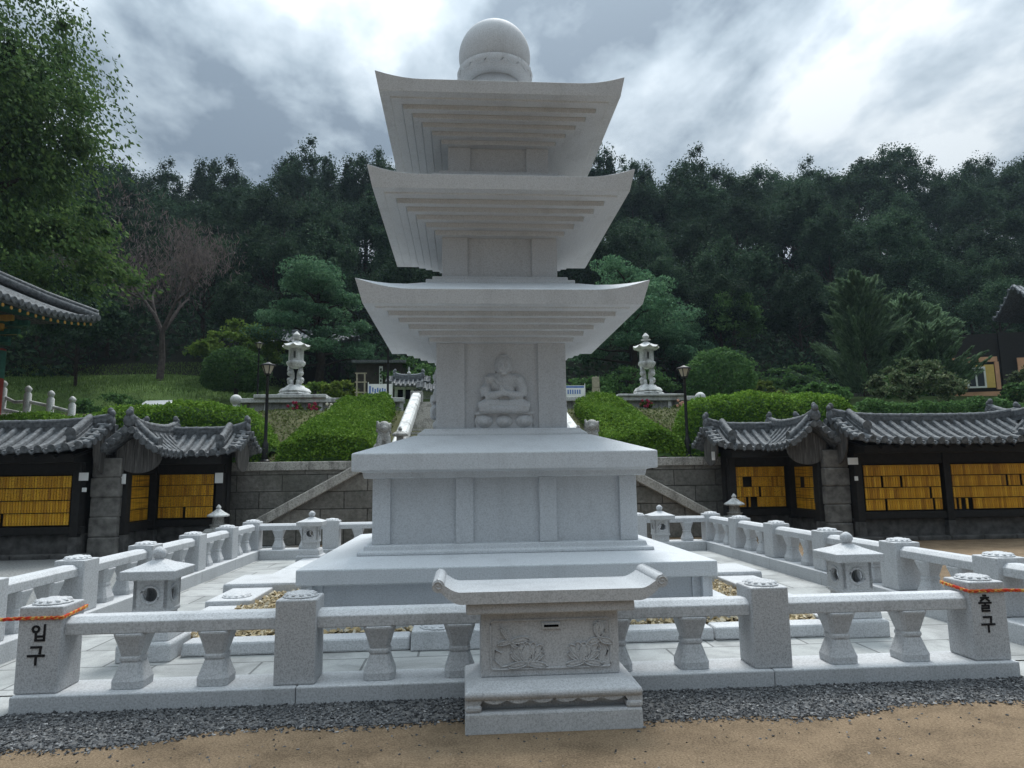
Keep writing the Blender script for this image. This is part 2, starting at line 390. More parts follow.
# gravel strip in front of the balustrade
def stones(n, fx, smin, smax, flat=.7):
    base = np.array([(1, 0, 0), (-1, 0, 0), (0, 1, 0), (0, -1, 0), (0, 0, 1), (0, 0, -1)], float)
    tri = [(0, 2, 4), (2, 1, 4), (1, 3, 4), (3, 0, 4), (2, 0, 5), (1, 2, 5), (3, 1, 5), (0, 3, 5)]
    mb = MB()
    for _ in range(n):
        x, y, z = fx(); s = random.uniform(smin, smax); a = random.random()*6.28
        q = base*np.array([random.uniform(.7, 1.3), random.uniform(.55, 1), random.uniform(.5, .9)*flat])*s + rng.normal(size=(6, 3))*s*.22
        ca, sa = math.cos(a), math.sin(a)
        o = len(mb.v)
        mb.v += [(x+p[0]*ca-p[1]*sa, y+p[0]*sa+p[1]*ca, z+p[2]) for p in q]; mb.f += [tuple(i+o for i in t_) for t_ in tri]
    return mb
def gfx():
    while True:
        x = random.uniform(-6.2, 6.2); y = random.uniform(-5.0, -4.14)
        lim = -4.72-.09*math.sin(x*1.3)-.10*max(0, -x-1.4)*.4-.05*math.sin(x*4.1)+random.gauss(0, .035)
        if y > lim and not (-.47 < x < .64 and y < -4.2): return x, y, random.uniform(.0, .013)
gs = stones(31000, gfx, .0065, .0145).build('gravel', GRAV); tag(gs, kind='stuff', label='dark crushed gravel strip along the front kerb', cat='gravel')
gb = MB(); gx_ = np.linspace(-6.2, 6.2, 125)
def glim(x): return -4.72-.09*math.sin(x*1.3)-.10*max(0, -x-1.4)*.4-.05*math.sin(x*4.1)
gb.add([(x, glim(x)+.06, .004) for x in gx_]+[(x, -4.1, .004) for x in gx_], [(i, i+1, 126+i, 125+i) for i in range(124)])
gbo = gb.build('gravel_bed', simple('gravel_dust', (.10, .10, .10), .9, .4, 120)); tag(gbo, kind='structure')
def sfx(): return random.uniform(-6, 6), -4.8-abs(random.gauss(0, .35)), .003
tag(stones(420, sfx, .004, .012).build('loose_grit', GRAV), kind='stuff', label='scattered grit on the sandy path', cat='grit')

# ------------------------------------------------------------------ pagoda
pag = tag(empty('stone_pagoda', (0, 0, 0)), 'tall three storey white granite pagoda with stepped eaves and a globe finial', 'pagoda')
MB().sq([(2.33, .0), (2.33, .30)]).build('ground_stone', GR, pag, bevel=.012)
m_ = MB().sq([(2.06, .30), (2.06, .528)])
for sx in (-1, 1):
    for k in range(4):
        q = MB().box(sx*2.04-.11, sx*2.04+.11, -2.085, -2.02, .301, .527); q.xf(Matrix.Rotation(k*math.pi/2, 4, 'Z')); m_.add(q.v, q.f)
m_.build('base_course', GR, pag, bevel=.006)
MB().sq([(2.182, .529), (2.182, .690), (1.66, .755)]).build('platform_slab', GR, pag, bevel=.014)
MB().sq([(1.66, .754), (1.655, .795), (1.60, .800), (1.585, .858)]).build('shaft_plinth', GR, pag, bevel=.012)
sh = MB().sq([(1.462, .858), (1.466, 1.60)]).build('shaft', GR, pag)
def pilasters(centers, half, wface, z0, z1, proud, name, parent, depth=.05):
    for k in range(4):
        for c in centers:
            q = MB().box(c-half, c+half, -wface-proud, -wface+depth, z0, z1) if abs(c)+half < wface-.02 else MB().box(c-half, c+half, -wface-proud, -wface+2*half-proud, z0, z1)
            q.xf(Matrix.Rotation(k*math.pi/2, 4, 'Z')); q.build(name, GR, parent, bevel=.006)
pilasters((-.478, .478), .099, 1.475, .859, 1.592, .035, 'pilaster', sh)
def corner_pil(wo, width, z0, z1, parent, wt=None):
    wt = wt or wo
    for sx, sy in ((-1, -1), (1, -1), (1, 1), (-1, 1)):
        b = [(sx*wo, sy*wo), (sx*(wo-width), sy*wo), (sx*(wo-width), sy*(wo-width)), (sx*wo, sy*(wo-width))]
        t = [(sx*wt, sy*wt), (sx*(wt-width), sy*wt), (sx*(wt-width), sy*(wt-width)), (sx*wt, sy*(wt-width))]
        MB().loft([[(x, y, z0) for x, y in b], [(x, y, z1) for x, y in t]]).build('pilaster', GR, parent, bevel=.006)
corner_pil(1.512, .20, .859, 1.592, sh)
MB().sq([(1.50, 1.593), (1.60, 1.597), (1.615, 1.665), (1.66, 1.676)]).build('cornice', GR, pag, bevel=.008)
MB().sq([(1.66, 1.676), (1.72, 1.677), (1.722, 1.872), (1.08, 2.10)]).build('cover_slab', GR, pag, bevel=.014)
MB().sq([(1.05, 2.085), (1.045, 2.125), (.99, 2.165), (.965, 2.192)]).build('body_plinth', GR, pag, bevel=.012)
bodies = [(.827, 2.19, 3.292, .36), (.756, 4.15, 4.720, .335), (.679, 5.615, 6.012, .30)]
body_objs = []
for i, (bw, z0, z1, pw) in enumerate(bodies):
    b_ = MB().sq([(bw-.035, z0), (bw-.035, z1)]).build('body', GR, pag)
    corner_pil(bw, pw, z0+.001, z1-.001, b_); body_objs.append(b_)
def roof(w_b, zb, w_low, z_low, w_tip, z_tip, z_mid, w_pl, z_pl, w_up, z_up):
    NS = 28; svals = [-1+2*i/NS for i in range(NS)]
    lift = lambda s: (max(0, (abs(s)-.64))/.36)**2.0
    def ring(wf, zf):
        pts = []
        for k in range(4):
            for s in svals:
                W = wf(s); p = (s*W, -W); a = k*math.pi/2
                pts.append((p[0]*math.cos(a)-p[1]*math.sin(a), p[0]*math.sin(a)+p[1]*math.cos(a), zf(s)))
        return pts
    rings = [ring(lambda s: w_b-.03, lambda s: zb)]
    nt_ = 5; wt = w_low-.27; zt = z_low-.022; dw = (wt-(w_b+.085))/(nt_-1); dz = (zt-zb)/nt_
    for k in range(nt_):
        W = w_b+.085+dw*k
        rings.append(ring(lambda s, W=W: W, lambda s, k=k: zb+dz*k)); rings.append(ring(lambda s, W=W: W+.006, lambda s, k=k: zb+dz*(k+1)+.008))
        rings.append(ring(lambda s, W=W: W+.014, lambda s, k=k: zb+dz*(k+1)+.008)); rings.append(ring(lambda s, W=W: W+.016, lambda s, k=k: zb+dz*(k+1)-.002))  # narrow groove over each tier, added so its shadow draws a dark line
    rings.append(ring(lambda s: w_low-.13, lambda s: z_low-.020)); rings.append(ring(lambda s: w_low-.12, lambda s: z_low))
    rings.append(ring(lambda s: w_low, lambda s: z_low+.002))
    wm = w_low+(w_tip-w_low)*.5
    H = z_tip-z_mid
    rings.append(ring(lambda s: wm+(w_tip-wm)*lift(s), lambda s: z_mid+H*lift(s)))
    for t_ in (.12, .28, .5, .75, 1.0):
        rings.append(ring(lambda s, t_=t_: (wm+(w_tip-wm)*lift(s))*(1-t_)+w_pl*t_, lambda s, t_=t_: z_mid+(z_pl-z_mid)*(t_*.8+.2*t_*t_)+H*lift(s)*(1-t_)**1.8))
    rings.append(ring(lambda s: w_pl, lambda s: z_pl))
    MB().loft(rings).build('roof', GR, pag, bevel=.004, ang=30)
    MB().sq([(w_up+.20, z_pl-.02), (w_up+.20, z_pl+(z_up-z_pl)*.5), (w_up+.12, z_pl+(z_up-z_pl)*.55), (w_up+.12, z_up+.002)]).build('roof_plinth', GR, pag, bevel=.01)
roof(.827, 3.29, 1.64, 3.597, 1.719, 3.878, 3.765, 1.0, 4.035, .756, 4.155)
roof(.756, 4.718, 1.559, 5.037, 1.619, 5.302, 5.205, .92, 5.49, .679, 5.62)
roof(.679, 6.010, 1.503, 6.311, 1.552, 6.548, 6.465, .62, 6.86, .36, 6.99)
MB().lathe([(.40, 6.98), (.43, 7.05), (.44, 7.16), (.40, 7.27), (.36, 7.33)], 40).build('finial_base', GR, pag, True)
rg = MB().lathe([(.36, 7.31), (.46, 7.33), (.525, 7.38), (.55, 7.45), (.545, 7.51), (.50, 7.54)], 96, mod=lambda a, k: 1+(.022*abs(math.sin(a*7)) if 0 < k < 4 else 0))
rgo = rg.build('lotus_ring', GR, pag, True)
pt = MB()
for k in range(14):
    a = 2*math.pi*(k+.5)/14
    q = MB().tube([(.545*math.cos(a+d), .545*math.sin(a+d), z) for d, z in ((-.16, 7.51), (-.17, 7.43), (-.1, 7.39), (0, 7.375), (.1, 7.39), (.17, 7.43), (.16, 7.51))], .010, 6); pt.add(q.v, q.f)
pt.build('petal_carving', GR, rgo, True)
sp = MB().ell((0, 0, 7.765), (.53, .53, .535), 56, 36); sp.build('globe', GR, pag, 'all')

# seated figure relief (front, right and left faces)
def lotus_front(mb, x0, x1, z0, z1, y, n, dep):
    wd = (x1-x0)/n
    for i in range(n):
        cx = x0+wd*(i+.5)
        mb.ell((cx, y, (z0+z1)/2), (wd*.47, dep, (z1-z0)*.47), 14, 8)
        mb.ell((cx, y-dep*.55, (z0+z1)/2-.005), (wd*.27, dep*.7, (z1-z0)*.3), 12, 8)
def relief(parent, rot):
    T = Matrix.Rotation(rot, 4, 'Z'); Y = -.80
    b = MB()
    E_ = b.ell
    E_((0, Y, 2.995), (.102, .085, .125), 20, 14)             # head
    E_((0, Y+.015, 3.05), (.105, .07, .09), 18, 12); E_((0, Y+.01, 3.125), (.055, .05, .035))   # hair and crown bump
    for s in (-1, 1): E_((s*.104, Y+.01, 2.97), (.018, .025, .06)); E_((s*.04, Y-.078, 3.0), (.026, .012, .008)); E_((s*.045, Y-.066, 2.955), (.035, .03, .04))
    E_((0, Y-.088, 2.972), (.015, .022, .042)); E_((0, Y-.082, 2.925), (.030, .013, .009)); E_((0, Y-.072, 2.895), (.04, .022, .022))
    E_((0, Y+.01, 2.87), (.065, .05, .05))                    # neck
    E_((0, Y+.01, 2.76), (.185, .075, .17), 20, 12)           # chest
    for s in (-1, 1):
        E_((s*.16, Y+.01, 2.83), (.078, .068, .075))
        b.tube([(s*.19, Y+.0, 2.84), (s*.235, Y-.02, 2.70), (s*.225, Y-.045, 2.60)], [.07, .075, .066], 10)
        b.tube([(s*.225, Y-.045, 2.605), (s*.12, Y-.085, 2.615), (s*.03, Y-.10, 2.64)], [.062, .05, .036], 10)
        b.tube([(s*.07, Y-.02, 2.50), (s*.22, Y-.04, 2.485), (s*.315, Y-.03, 2.46)], [.09, .095, .07], 12)     # thighs and knees
        b.tube([(s*.30, Y-.045, 2.45), (s*.12, Y-.085, 2.435), (-s*.05, Y-.09, 2.44)], [.06, .055, .045], 10)
    E_((.0, Y-.11, 2.645), (.055, .035, .042)); E_((-.03, Y-.115, 2.69), (.03, .025, .045)); E_((.06, Y-.105, 2.62), (.06, .03, .026))
    E_((0, Y-.01, 2.485), (.335, .095, .095), 24, 12); E_((0, Y+.01, 2.60), (.20, .07, .12))
    for k in range(4):                                        # robe folds
        b.tube([(-.15+.02*k, Y-.055, 2.86-.03*k), (-.02+.02*k, Y-.082, 2.76-.035*k), (.12+.01*k, Y-.07, 2.71-.03*k)], .011, 6)
    T = T @ Matrix.Translation((.025, 0, 0)); b.xf(T); o = b.build('seated_relief', GR, parent, 'all')
    md = o.modifiers.new('remesh', 'REMESH'); md.mode = 'VOXEL'; md.voxel_size = .0062; md.use_smooth_shade = True
    sm = o.modifiers.new('smooth', 'SMOOTH'); sm.factor = .4; sm.iterations = 1
    p = MB(); p.box(-.355, .355, Y-.035, Y+.03, 2.20, 2.40); p.box(-.375, .375, Y-.055, Y+.03, 2.375, 2.405)
    lotus_front(p, -.37, .37, 2.20, 2.385, Y-.02, 3, .06); lotus_front(p, -.49, .49, 2.21, 2.37, Y+.02, 4, .035)
    p.v = [(x*(.385/.49) if abs(x) > .385 else x, y, z) for x, y, z in p.v]
    p.xf(T); p.build('lotus_seat', GR, parent, True)
for k in range(3): relief(body_objs[0], (0, math.pi/2, -math.pi/2)[k])

# kerb frame, foot stones and pebbles round the pagoda
kf = tag(empty('kerb_frame', (0, 0, 0)), 'low granite kerb frame holding a pebble bed round the pagoda foot', 'kerb')
def kb(x0, x1, y0, y1, z1, name='kerb_stone'):
    return MB().box(x0, x1, y0, y1, .021, z1, .012, .012).build(name, GR2, kf, bevel=.02)
for a, b_ in ((-3.05, -2.0), (-1.995, -.985), (.70, 1.90), (1.905, 3.08)): kb(a, b_, -2.77, -2.51, .142)
for s in (-1, 1):
    for a, b_ in ((-2.45, -1.7), (-1.695, -.92)): kb(s*3.48 if s < 0 else 3.10, -3.08 if s < 0 else 3.48, a, b_, .15)
    for a, b_ in ((.99, 2.4), (2.405, 3.8)): kb(s*3.48 if s < 0 else 3.10, -3.08 if s < 0 else 3.48, a, b_, .15)
    MB().box(s*3.66 if s < 0 else 2.20, -2.20 if s < 0 else 3.66, .07, .96, .021, .252, .01, .01).build('step_stone', GR2, kf, bevel=.03)
for a, b_ in ((-3.05, -1.0), (-.99, 1.0), (1.01, 3.05)): kb(a, b_, 3.9, 4.2, .152)
def lotus_disc(mb, cx, cy, z, r, h, n=12):
    mb.lathe([(r*.98, z-.006), (r, z+h*.25), (r*.86, z+h*.62), (r*.6, z+h*.95), (r*.34, z+h*1.12), (r*.30, z+h*1.22), (r*.12, z+h*1.3)], 72, (cx, cy), 0, lambda a, k: (1-.07*(1-abs(math.sin(a*n/2)))**2 if k < 4 else 1))
    for i in range(n):
        a = 2*math.pi*(i+.5)/n
        q = MB().ell((cx+r*.70*math.cos(a), cy+r*.70*math.sin(a), z+h*.62), (r*.24, r*.17, h*.34), 10, 6, Matrix.Rotation(a, 3, 'Z')); mb.add(q.v, q.f)
    return mb
def pad(x0, x1, y0, y1, discs):
    p = MB().box(x0, x1, y0, y1, .021, .20, .008, .008).build('foot_stone', GR2, kf, bevel=.015)
    for cx, cy in discs: lotus_disc(MB(), cx, cy, .2, .17, .035).build('lotus_disc', GR2, p, True)
pad(-.98, -.16, -2.82, -2.46, [(-.74, -2.64)]); pad(-.155, .69, -2.82, -2.46, [(.45, -2.64)])
pad(-3.52, -2.98, -.92, .05, [(-3.24, -.62)]); pad(2.98, 3.52, -.92, .05, [(3.24, -.62)])
def pfx():
    while True:
        x = random.uniform(-3.09, 3.09); y = random.uniform(-2.5, 3.9)
        if (abs(x) > 2.34 or y < -2.34) and not (abs(x) > 2.19 and .05 < y < .98) and not(y > 1 and random.random() < .5): return x, y, random.uniform(.115, .15)
tag(stones(5600, pfx, .022, .040, .9).build('pebbles', PEBB), kind='stuff', label='tan and brown river pebbles filling the kerb frame', cat='pebbles')
pbb = MB()
for x0, x1, y0, y1 in ((-3.09, 3.09, -2.5, -2.335), (-3.09, -2.335, -2.335, 3.9), (2.335, 3.09, -2.335, 3.9)): pbb.add([(x0, y0, .115), (x1, y0, .115), (x1, y1, .115), (x0, y1, .115)], [(0, 1, 2, 3)])
tag(pbb.build('pebble_bed', simple('pebble_ground', (.12, .095, .055), .9, .4, 40)), kind='structure')

# ------------------------------------------------------------------ balustrades
POST_H = .60
def rail_seg(length):    # along +x from 0
    hw, ch = .105, .05
    sec = [(-hw, -.062), (hw, -.062), (hw, .022), (hw-ch, .062), (-hw+ch, .062), (-hw, .022)]
    return MB().loft([[(x, y, z) for y, z in sec] for x in (0, length)])
def baluster_mb(h):
    def ring(wx, z, c=.28): 
        k = wx*c; return [(-wx+k, -wx, z), (wx-k, -wx, z), (wx, -wx+k, z), (wx, wx-k, z), (wx-k, wx, z), (-wx+k, wx, z), (-wx, wx-k, z), (-wx, -wx+k, z)]
    f = h/.36
    prof = [(.112, 0), (.114, .05*f), (.100, .085*f), (.076, .155*f), (.070, .168*f), (.079, .176*f), (.079, .196*f), (.070, .204*f), (.076, .222*f), (.100, .30*f), (.116, .345*f), (.116, h)]
    return MB().loft([ring(w_, z) for w_, z in prof])
cache = {}
def place(key, make, name, m, parent, loc, rz=0, smooth=False, bevel=0):
    if key not in cache:
        o = make().build(name, m, parent, smooth, bevel); cache[key] = o
    else:
        o = cache[key].copy(); COL.objects.link(o); o.parent = parent; o.name = name
    o.location = loc; o.rotation_euler = (0, 0, rz); return o
def post(parent, key, x, y, z0, h, wx, m, rz=0):
    o = place(('post', key), lambda: MB().box(-wx/2, wx/2, -wx/2, wx/2, 0, h), 'post', m, parent, (x, y, z0), rz, False, .012)
    place(('disc', key), lambda: lotus_disc(MB(), 0, 0, 0, wx*.44, .036), 'lotus_cap', m, o, (0, 0, h), 0, True)
    return o
def balustrade(label, p0, p1, curb_z, posts, pw, mp_, mr, keyp, skip=()):
    """posts: distances along p0->p1 of post centres"""
    d = Vector((p1[0]-p0[0], p1[1]-p0[1], 0)); rz = math.atan2(d.y, d.x); d.normalize()
    root = tag(empty('stone_balustrade', (p0[0], p0[1], 0), rz), label, 'balustrade', 'granite balustrades round the pagoda')
    rh = curb_z+.447
    for i, t in enumerate(posts):
        post(root, keyp, t, 0, curb_z, POST_H if keyp == 'front' else .555, pw, mp_)
        if i+1 < len(posts) and i not in skip:
            a, b_ = t+pw/2-.004, posts[i+1]-pw/2+.004
            place(('rail', round(b_-a, 3)), lambda: rail_seg(b_-a), 'rail', mr, root, (a, 0, rh), 0, False, .008)
            gap = posts[i+1]-t
            for k in (1, 2): place(('bal', keyp), lambda: baluster_mb(rh-.062-curb_z), 'baluster', mr, root, (t+gap*k/3, 0, curb_z), 0, False, .005)
    return root
fx = [-3.515, -1.722, .08, 1.873, 3.645]
front = balustrade('front granite balustrade with two lettered gate posts behind the offering box', (-3.515, -3.945), (3.645, -3.945), .12, [x+3.515 for x in fx], .297, GRP, GR2, 'front')
for a, b_ in ((-3.66, -1.70), (-1.696, .08), (.084, 1.85), (1.854, 3.815)):
    MB().box(a+3.515, b_+3.515, -.195, .19, -.03, .12).build('kerb_stone', GR2, front, bevel=.01)
sy = [-4.41, -2.84, -1.28, .37, 2.0, 3.56, 5.1]
for s, lab in ((-1, 'side balustrade of white granite along the left of the pagoda court'), (1, 'side balustrade of white granite along the right of the pagoda court')):
    b_ = balustrade(lab, (s*4.78, sy[0]), (s*4.78, sy[-1]), .2, [y-sy[0] for y in sy], .32, GR2, GR2, 'side')
    for k in range(6):
        y0, y1 = sy[k]-sy[0]-.16+(.004 if k else 0), sy[k+1]-sy[0]-.16+(.35 if k == 5 else 0)
        MB().box(y0, y1, -.225, .225, -.03, .2).build('kerb_stone', GR2, b_, bevel=.01)
bx = [-4.78+1.5933*k for k in range(7)]
b_ = balustrade('rear balustrade of white granite below the stone retaining wall', (-4.78, 5.1), (4.78, 5.1), .2, [x+4.78 for x in bx[1:-1]], .32, GR2, GR2, 'rear')
for a, c_ in ((bx[0], bx[1]), (bx[5], bx[6])):
    x0, x1 = a+4.78+.16, c_+4.78-.16
    place(('rail', 'r2'), lambda: rail_seg(x1-x0), 'rail', GR2, b_, (x0, 0, .647))
    for k in (1, 2): place(('bal', 'rear'), None, 'baluster', GR2, b_, (a+4.78+1.5933*k/3, 0, .2))
for k in range(6): MB().box(max(.23, k*1.5933), min(9.33, (k+1)*1.5933-.004), -.30, .225, -.03, .2).build('kerb_stone', GR2, b_, bevel=.01)

# lettering on the gate posts
def strokes(parent, items, ox, oz, sc_, y):
    mb = MB()
    for it in items:
        pts = [(ox+x*sc_, y, oz+z*sc_) for x, z in it]
        for p, q in zip(pts[:-1], pts[1:]):
            dx, dz = q[0]-p[0], q[2]-p[2]; L = math.hypot(dx, dz) or 1e-6; hw = .085*sc_; ex = hw*.7
            ux, uz = dx/L, dz/L; nx, nz = -uz*hw, ux*hw
            a = (p[0]-ux*ex, p[2]-uz*ex); b = (q[0]+ux*ex, q[2]+uz*ex)
            poly = [(a[0]+nx, a[1]+nz), (a[0]-nx, a[1]-nz), (b[0]-nx, b[1]-nz), (b[0]+nx, b[1]+nz)]
            mb.prism(poly, 'y', y-.0035-.0002*len(mb.f)*.02, y+.004)
    return mb.build('lettering', INK, parent)
circ = [(-.32+.25*math.cos(a*math.pi/6), .68+.22*math.sin(a*math.pi/6)) for a in range(13)]
IP = [circ, [(.36, 1.0), (.36, .42)], [(-.3, .34), (-.3, -.2)], [(.36, .34), (.36, -.2)], [(-.3, .1), (.36, .1)], [(-.3, -.2), (.36, -.2)]]
GU = [[(-.38, .9), (.32, .9), (.26, .45)], [(-.58, .28), (.58, .28)], [(.0, .28), (.0, -.35)]]
CHUL = [[(-.12, 1.12), (.12, 1.12)], [(-.38, .92), (.38, .92)], [(.02, .92), (-.42, .62)], [(.02, .92), (.42, .62)], [(-.58, .46), (.58, .46)], [(0, .46), (0, .26)],
        [(-.32, .2), (.34, .2), (.34, -.02), (-.32, -.02), (-.32, -.26), (.38, -.26)]]
fposts = [c for c in front.children if c.name.startswith('post')]
fposts.sort(key=lambda o: o.location.x)
lp, rp = fposts[0], fposts[-1]
strokes(lp, IP, .005, .385, .088, -.1495); strokes(lp, GU, -.01, .235, .095, -.1495)
strokes(rp, CHUL, -.03, .40, .085, -.1495); strokes(rp, GU, -.02, .25, .09, -.1495)

# braided cords closing the two side gaps
for s, px, lab in ((-1, -3.515, 'red and yellow braided cord tied round the left gate post'), (1, 3.645, 'orange braided cord tied round the right gate post')):
    z = .655 if s > 0 else .645; h_ = .158; y0 = -3.94
    mb = MB()
    loop = [(px+s*.5, y0-.19, z-.012), (px+s*h_, y0-h_, z-.004), (px-s*h_, y0-h_, z-.004), (px-s*h_, y0+h_, z+.02), (px+s*h_, y0+h_, z+.01), (px+s*h_, y0-h_, z-.005)]
    path = [Vector((s*4.78-s*.165, -4.41-.1, .60))]+[Vector(p) for p in loop]
    fine = []
    for p, q in zip(path[:-1], path[1:]):
        n_ = max(2, int((q-p).length/.02)); fine += [p.lerp(q, i/n_) for i in range(n_)]
    for ph in (0, 2.1, 4.2):
        mb.tube([p+Vector((0, .005*math.sin(i*.9+ph), .008*math.cos(i*.9+ph))) for i, p in enumerate(fine)], .0065, 6)
    o = tag(mb.build('braided_cord', ROPE, None, True), lab, 'cord', 'cords closing the side gaps')

# ------------------------------------------------------------------ offering box
ob = tag(empty('offering_box', (.09, -4.53, 0)), 'carved granite offering box with scrolled lid in front of the balustrade', 'offering box')
X0, X1 = -.575, .565
b = MB(); b.box(X0, X1, -.325, .33, -.02, .125, .004, .004); b.build('base', GRW, ob, bevel=.014)
# waist with a cloud-shaped apron
wv = MB(); wv.box(X0+.05, X1-.05, -.235, .29, .12, .20); wv.build('waist', GRW, ob)
def scallop(t):   # lower edge of the apron, t in -1..1
    a = abs(t)
    if a > .88: return .135
    if a > .80: return .135+.06*(.88-a)/.08
    ph = (a/.80*3) % 1
    return .198-.026*math.sin(ph*math.pi)**.7 if a > .02 else .208
xs = np.linspace(-1, 1, 81); ap = MB()
poly = [((X0+X1)/2+t*(X1-X0)/2, scallop(t)) for t in xs]
ap.loft([[(x, -.31, z) for x, z in poly]+[(x, -.31, .212) for x, z in reversed(poly)], [(x, .32, z) for x, z in poly]+[(x, .32, .212) for x, z in reversed(poly)]])
apo = ap.build('apron', GRW, ob)
for s in (X0, X1-.11): MB().box(s+.003, s+.107, -.318, .325, .123, .168).build('foot', GRW, apo, bevel=.015)
MB().loft([[(x0, y0, z), (x1, y0, z), (x1, y1, z), (x0, y1, z)] for x0, x1, y0, y1, z in ((X0+.01, X1-.01, -.315, .32, .195), (X0-.003, X1+.003, -.328, .332, .222), (X0+.004, X1-.004, -.32, .325, .246), (X0+.09, X1-.09, -.215, .24, .286))]).build('base_top', GRW, ob, bevel=.01)
BX0, BX1, BY = -.468, .463, -.135
bd = MB().box(BX0, BX1, BY, .22, .286, .70, .003, .002).build('box_body', GRW, ob, bevel=.008)
fr = MB(); zf0, zf1, xf0, xf1 = .335, .645, BX0+.065, BX1-.06
rr = .025
pts = []
for (cx, cz, a0) in ((xf1-rr, zf1-rr, 0), (xf0+rr, zf1-rr, 90), (xf0+rr, zf0+rr, 180), (xf1-rr, zf0+rr, 270)):
    pts += [(cx+rr*math.cos(R(a0+t)), BY-.001, cz+rr*math.sin(R(a0+t))) for t in (0, 30, 60, 90)]
fr.tube(pts+[pts[0]], .008, 6); fr.build('panel_border', GRW, bd, True)
MB().box(-.058, .066, BY-.014, BY+.01, .586, .628).build('slot_frame', GRW, bd, bevel=.004)
MB().box(-.045, .053, BY-.0165, BY-.005, .599, .614).build('coin_slot', HOLE, bd)
def lotus_relief(cx, cz, s, kind):
    mb = MB(); Y = BY-.002
    def petal(ax, L, W, bx=0, bz=0, th=.012):
        q = MB().ell((0, 0, L/2), (W/2, th, L/2), 10, 8); q.xf(Matrix.Translation((cx+bx, Y, cz+bz)) @ Matrix.Rotation(R(ax), 4, 'Y')); mb.add(q.v, q.f)
        o_ = [Vector((cx+bx, Y-th*.8, cz+bz))+Matrix.Rotation(R(ax), 3, 'Y') @ Vector((W/2*math.sin(t)*.92, 0, L/2-L/2*math.cos(t)*.96)) for t in np.linspace(0, 2*math.pi, 15)]
        mb.tube(o_, .0045, 5)
    if kind == 'bloom':
        for a, L, W in ((-62, .13, .05), (62, .13, .05), (-42, .15, .06), (42, .15, .06), (-20, .14, .06), (20, .14, .06), (0, .13, .065)): petal(a, L*s, W*s, th=.008+.006*(1-abs(a)/62))
        petal(-98, .13*s, .04*s, 0, -.005); petal(98, .13*s, .04*s, 0, -.005)
    elif kind == 'bud':
        for a, L, W in ((-16, .12, .05), (16, .12, .05), (0, .13, .055)): petal(a, L*s, W*s)
        petal(-105, .10*s, .045*s, 0, -.01); petal(105, .10*s, .045*s, 0, -.01)
    elif kind == 'bird':
        petal(-35, .13*s, .03*s); petal(82, .14*s, .045*s); petal(-100, .10*s, .03*s); petal(140, .06*s, .025*s)
    return mb.build('lotus_relief', GRW, bd, True)
lotus_relief(-.16, .375, 1.0, 'bloom'); lotus_relief(.22, .375, .95, 'bloom'); lotus_relief(.33, .52, .9, 'bud'); lotus_relief(-.27, .51, .9, 'bird')
vn = MB()
for pth in ([(-.33, .35), (-.38, .40), (-.37, .46), (-.33, .44)], [(-.33, .352), (-.25, .362), (-.20, .35), (-.12, .358), (-.02, .348)], [(.10, .35), (.18, .358), (.30, .35), (.36, .362)], [(.31, .50), (.34, .455), (.31, .41), (.33, .37)], [(.36, .50), (.385, .44), (.37, .40)], [(-.27, .51), (-.24, .46), (-.2, .47)]):
    vn.tube([(x, BY-.003, z) for x, z in pth], .006, 5)
vn.build('vine_relief', GRW, bd, True)
MB().box(-.565, .565, -.205, .27, .70, .772, .004, .004).build('lid_support', GRW, ob, bevel=.012)
# scrolled lid: a swept profile in x,z
top = [(-.62, .853), (.62, .853)]
prof_t, prof_b = [], []
for s in np.linspace(-.755, .755, 81):
    a = abs(s); z = .772 + (0 if a < .60 else .105*min(1, (a-.60)/.155)**1.6); prof_b.append((s, z))
    prof_t.append((s, z+.078-(0 if a < .6 else .012*min(1, (a-.6)/.155))))
poly = prof_b+list(reversed(prof_t))
lid = MB(); n_ = len(prof_b)
for y in (-.235, .30): pass
lid.loft([[(x, -.235, z) for x, z in poly], [(x, .30, z) for x, z in poly]], False, False)
for y in (-.235, .30):
    o = len(lid.v); lid.v += [(x, y, z) for x, z in poly]
    m2 = len(poly)
    for i in range(n_-1): lid.f.append((o+i, o+i+1, o+m2-2-i, o+m2-1-i))
for s in (-1, 1):
    lid.tube([(s*.745, -.237, .893), (s*.745, .302, .893)], .042, 20)
    sp_ = [(s*.745+s*(.034-.002*k)*math.cos(k*.6), -.239, .893+(.034-.002*k)*math.sin(k*.6)) for k in range(15)]
    lid.tube(sp_, .005, 5)
lid.build('lid', GRW, ob, True, bevel=.006)

# ------------------------------------------------------------------ small white lanterns in the corners of the kerb frame
def plate_hole(W, z0, z1, cz, r, t, n=24):   # plate in x,z with round hole, thickness t (y 0..t)
    mb = MB(); rings = []
    def sq(a):
        c_, s_ = math.cos(a), math.sin(a)
        k = min((W/2)/max(abs(c_), 1e-6), ((z1-cz) if s_ > 0 else (cz-z0))/max(abs(s_), 1e-6)); return (k*c_, cz+k*s_)
    an = sorted([2*math.pi*i/n for i in range(n)]+[math.atan2(b-cz, a) % (2*math.pi) for a in (-W/2, W/2) for b in (z0, z1)])
    o_ = [sq(a) for a in an]; i_ = [(r*math.cos(a), cz+r*math.sin(a)) for a in an]
    mb.loft([[(x, t, z) for x, z in i_], [(x, 0, z) for x, z in i_], [(x, 0, z) for x, z in o_], [(x, t, z) for x, z in o_], [(x, t, z) for x, z in i_]], False, False)
    return mb
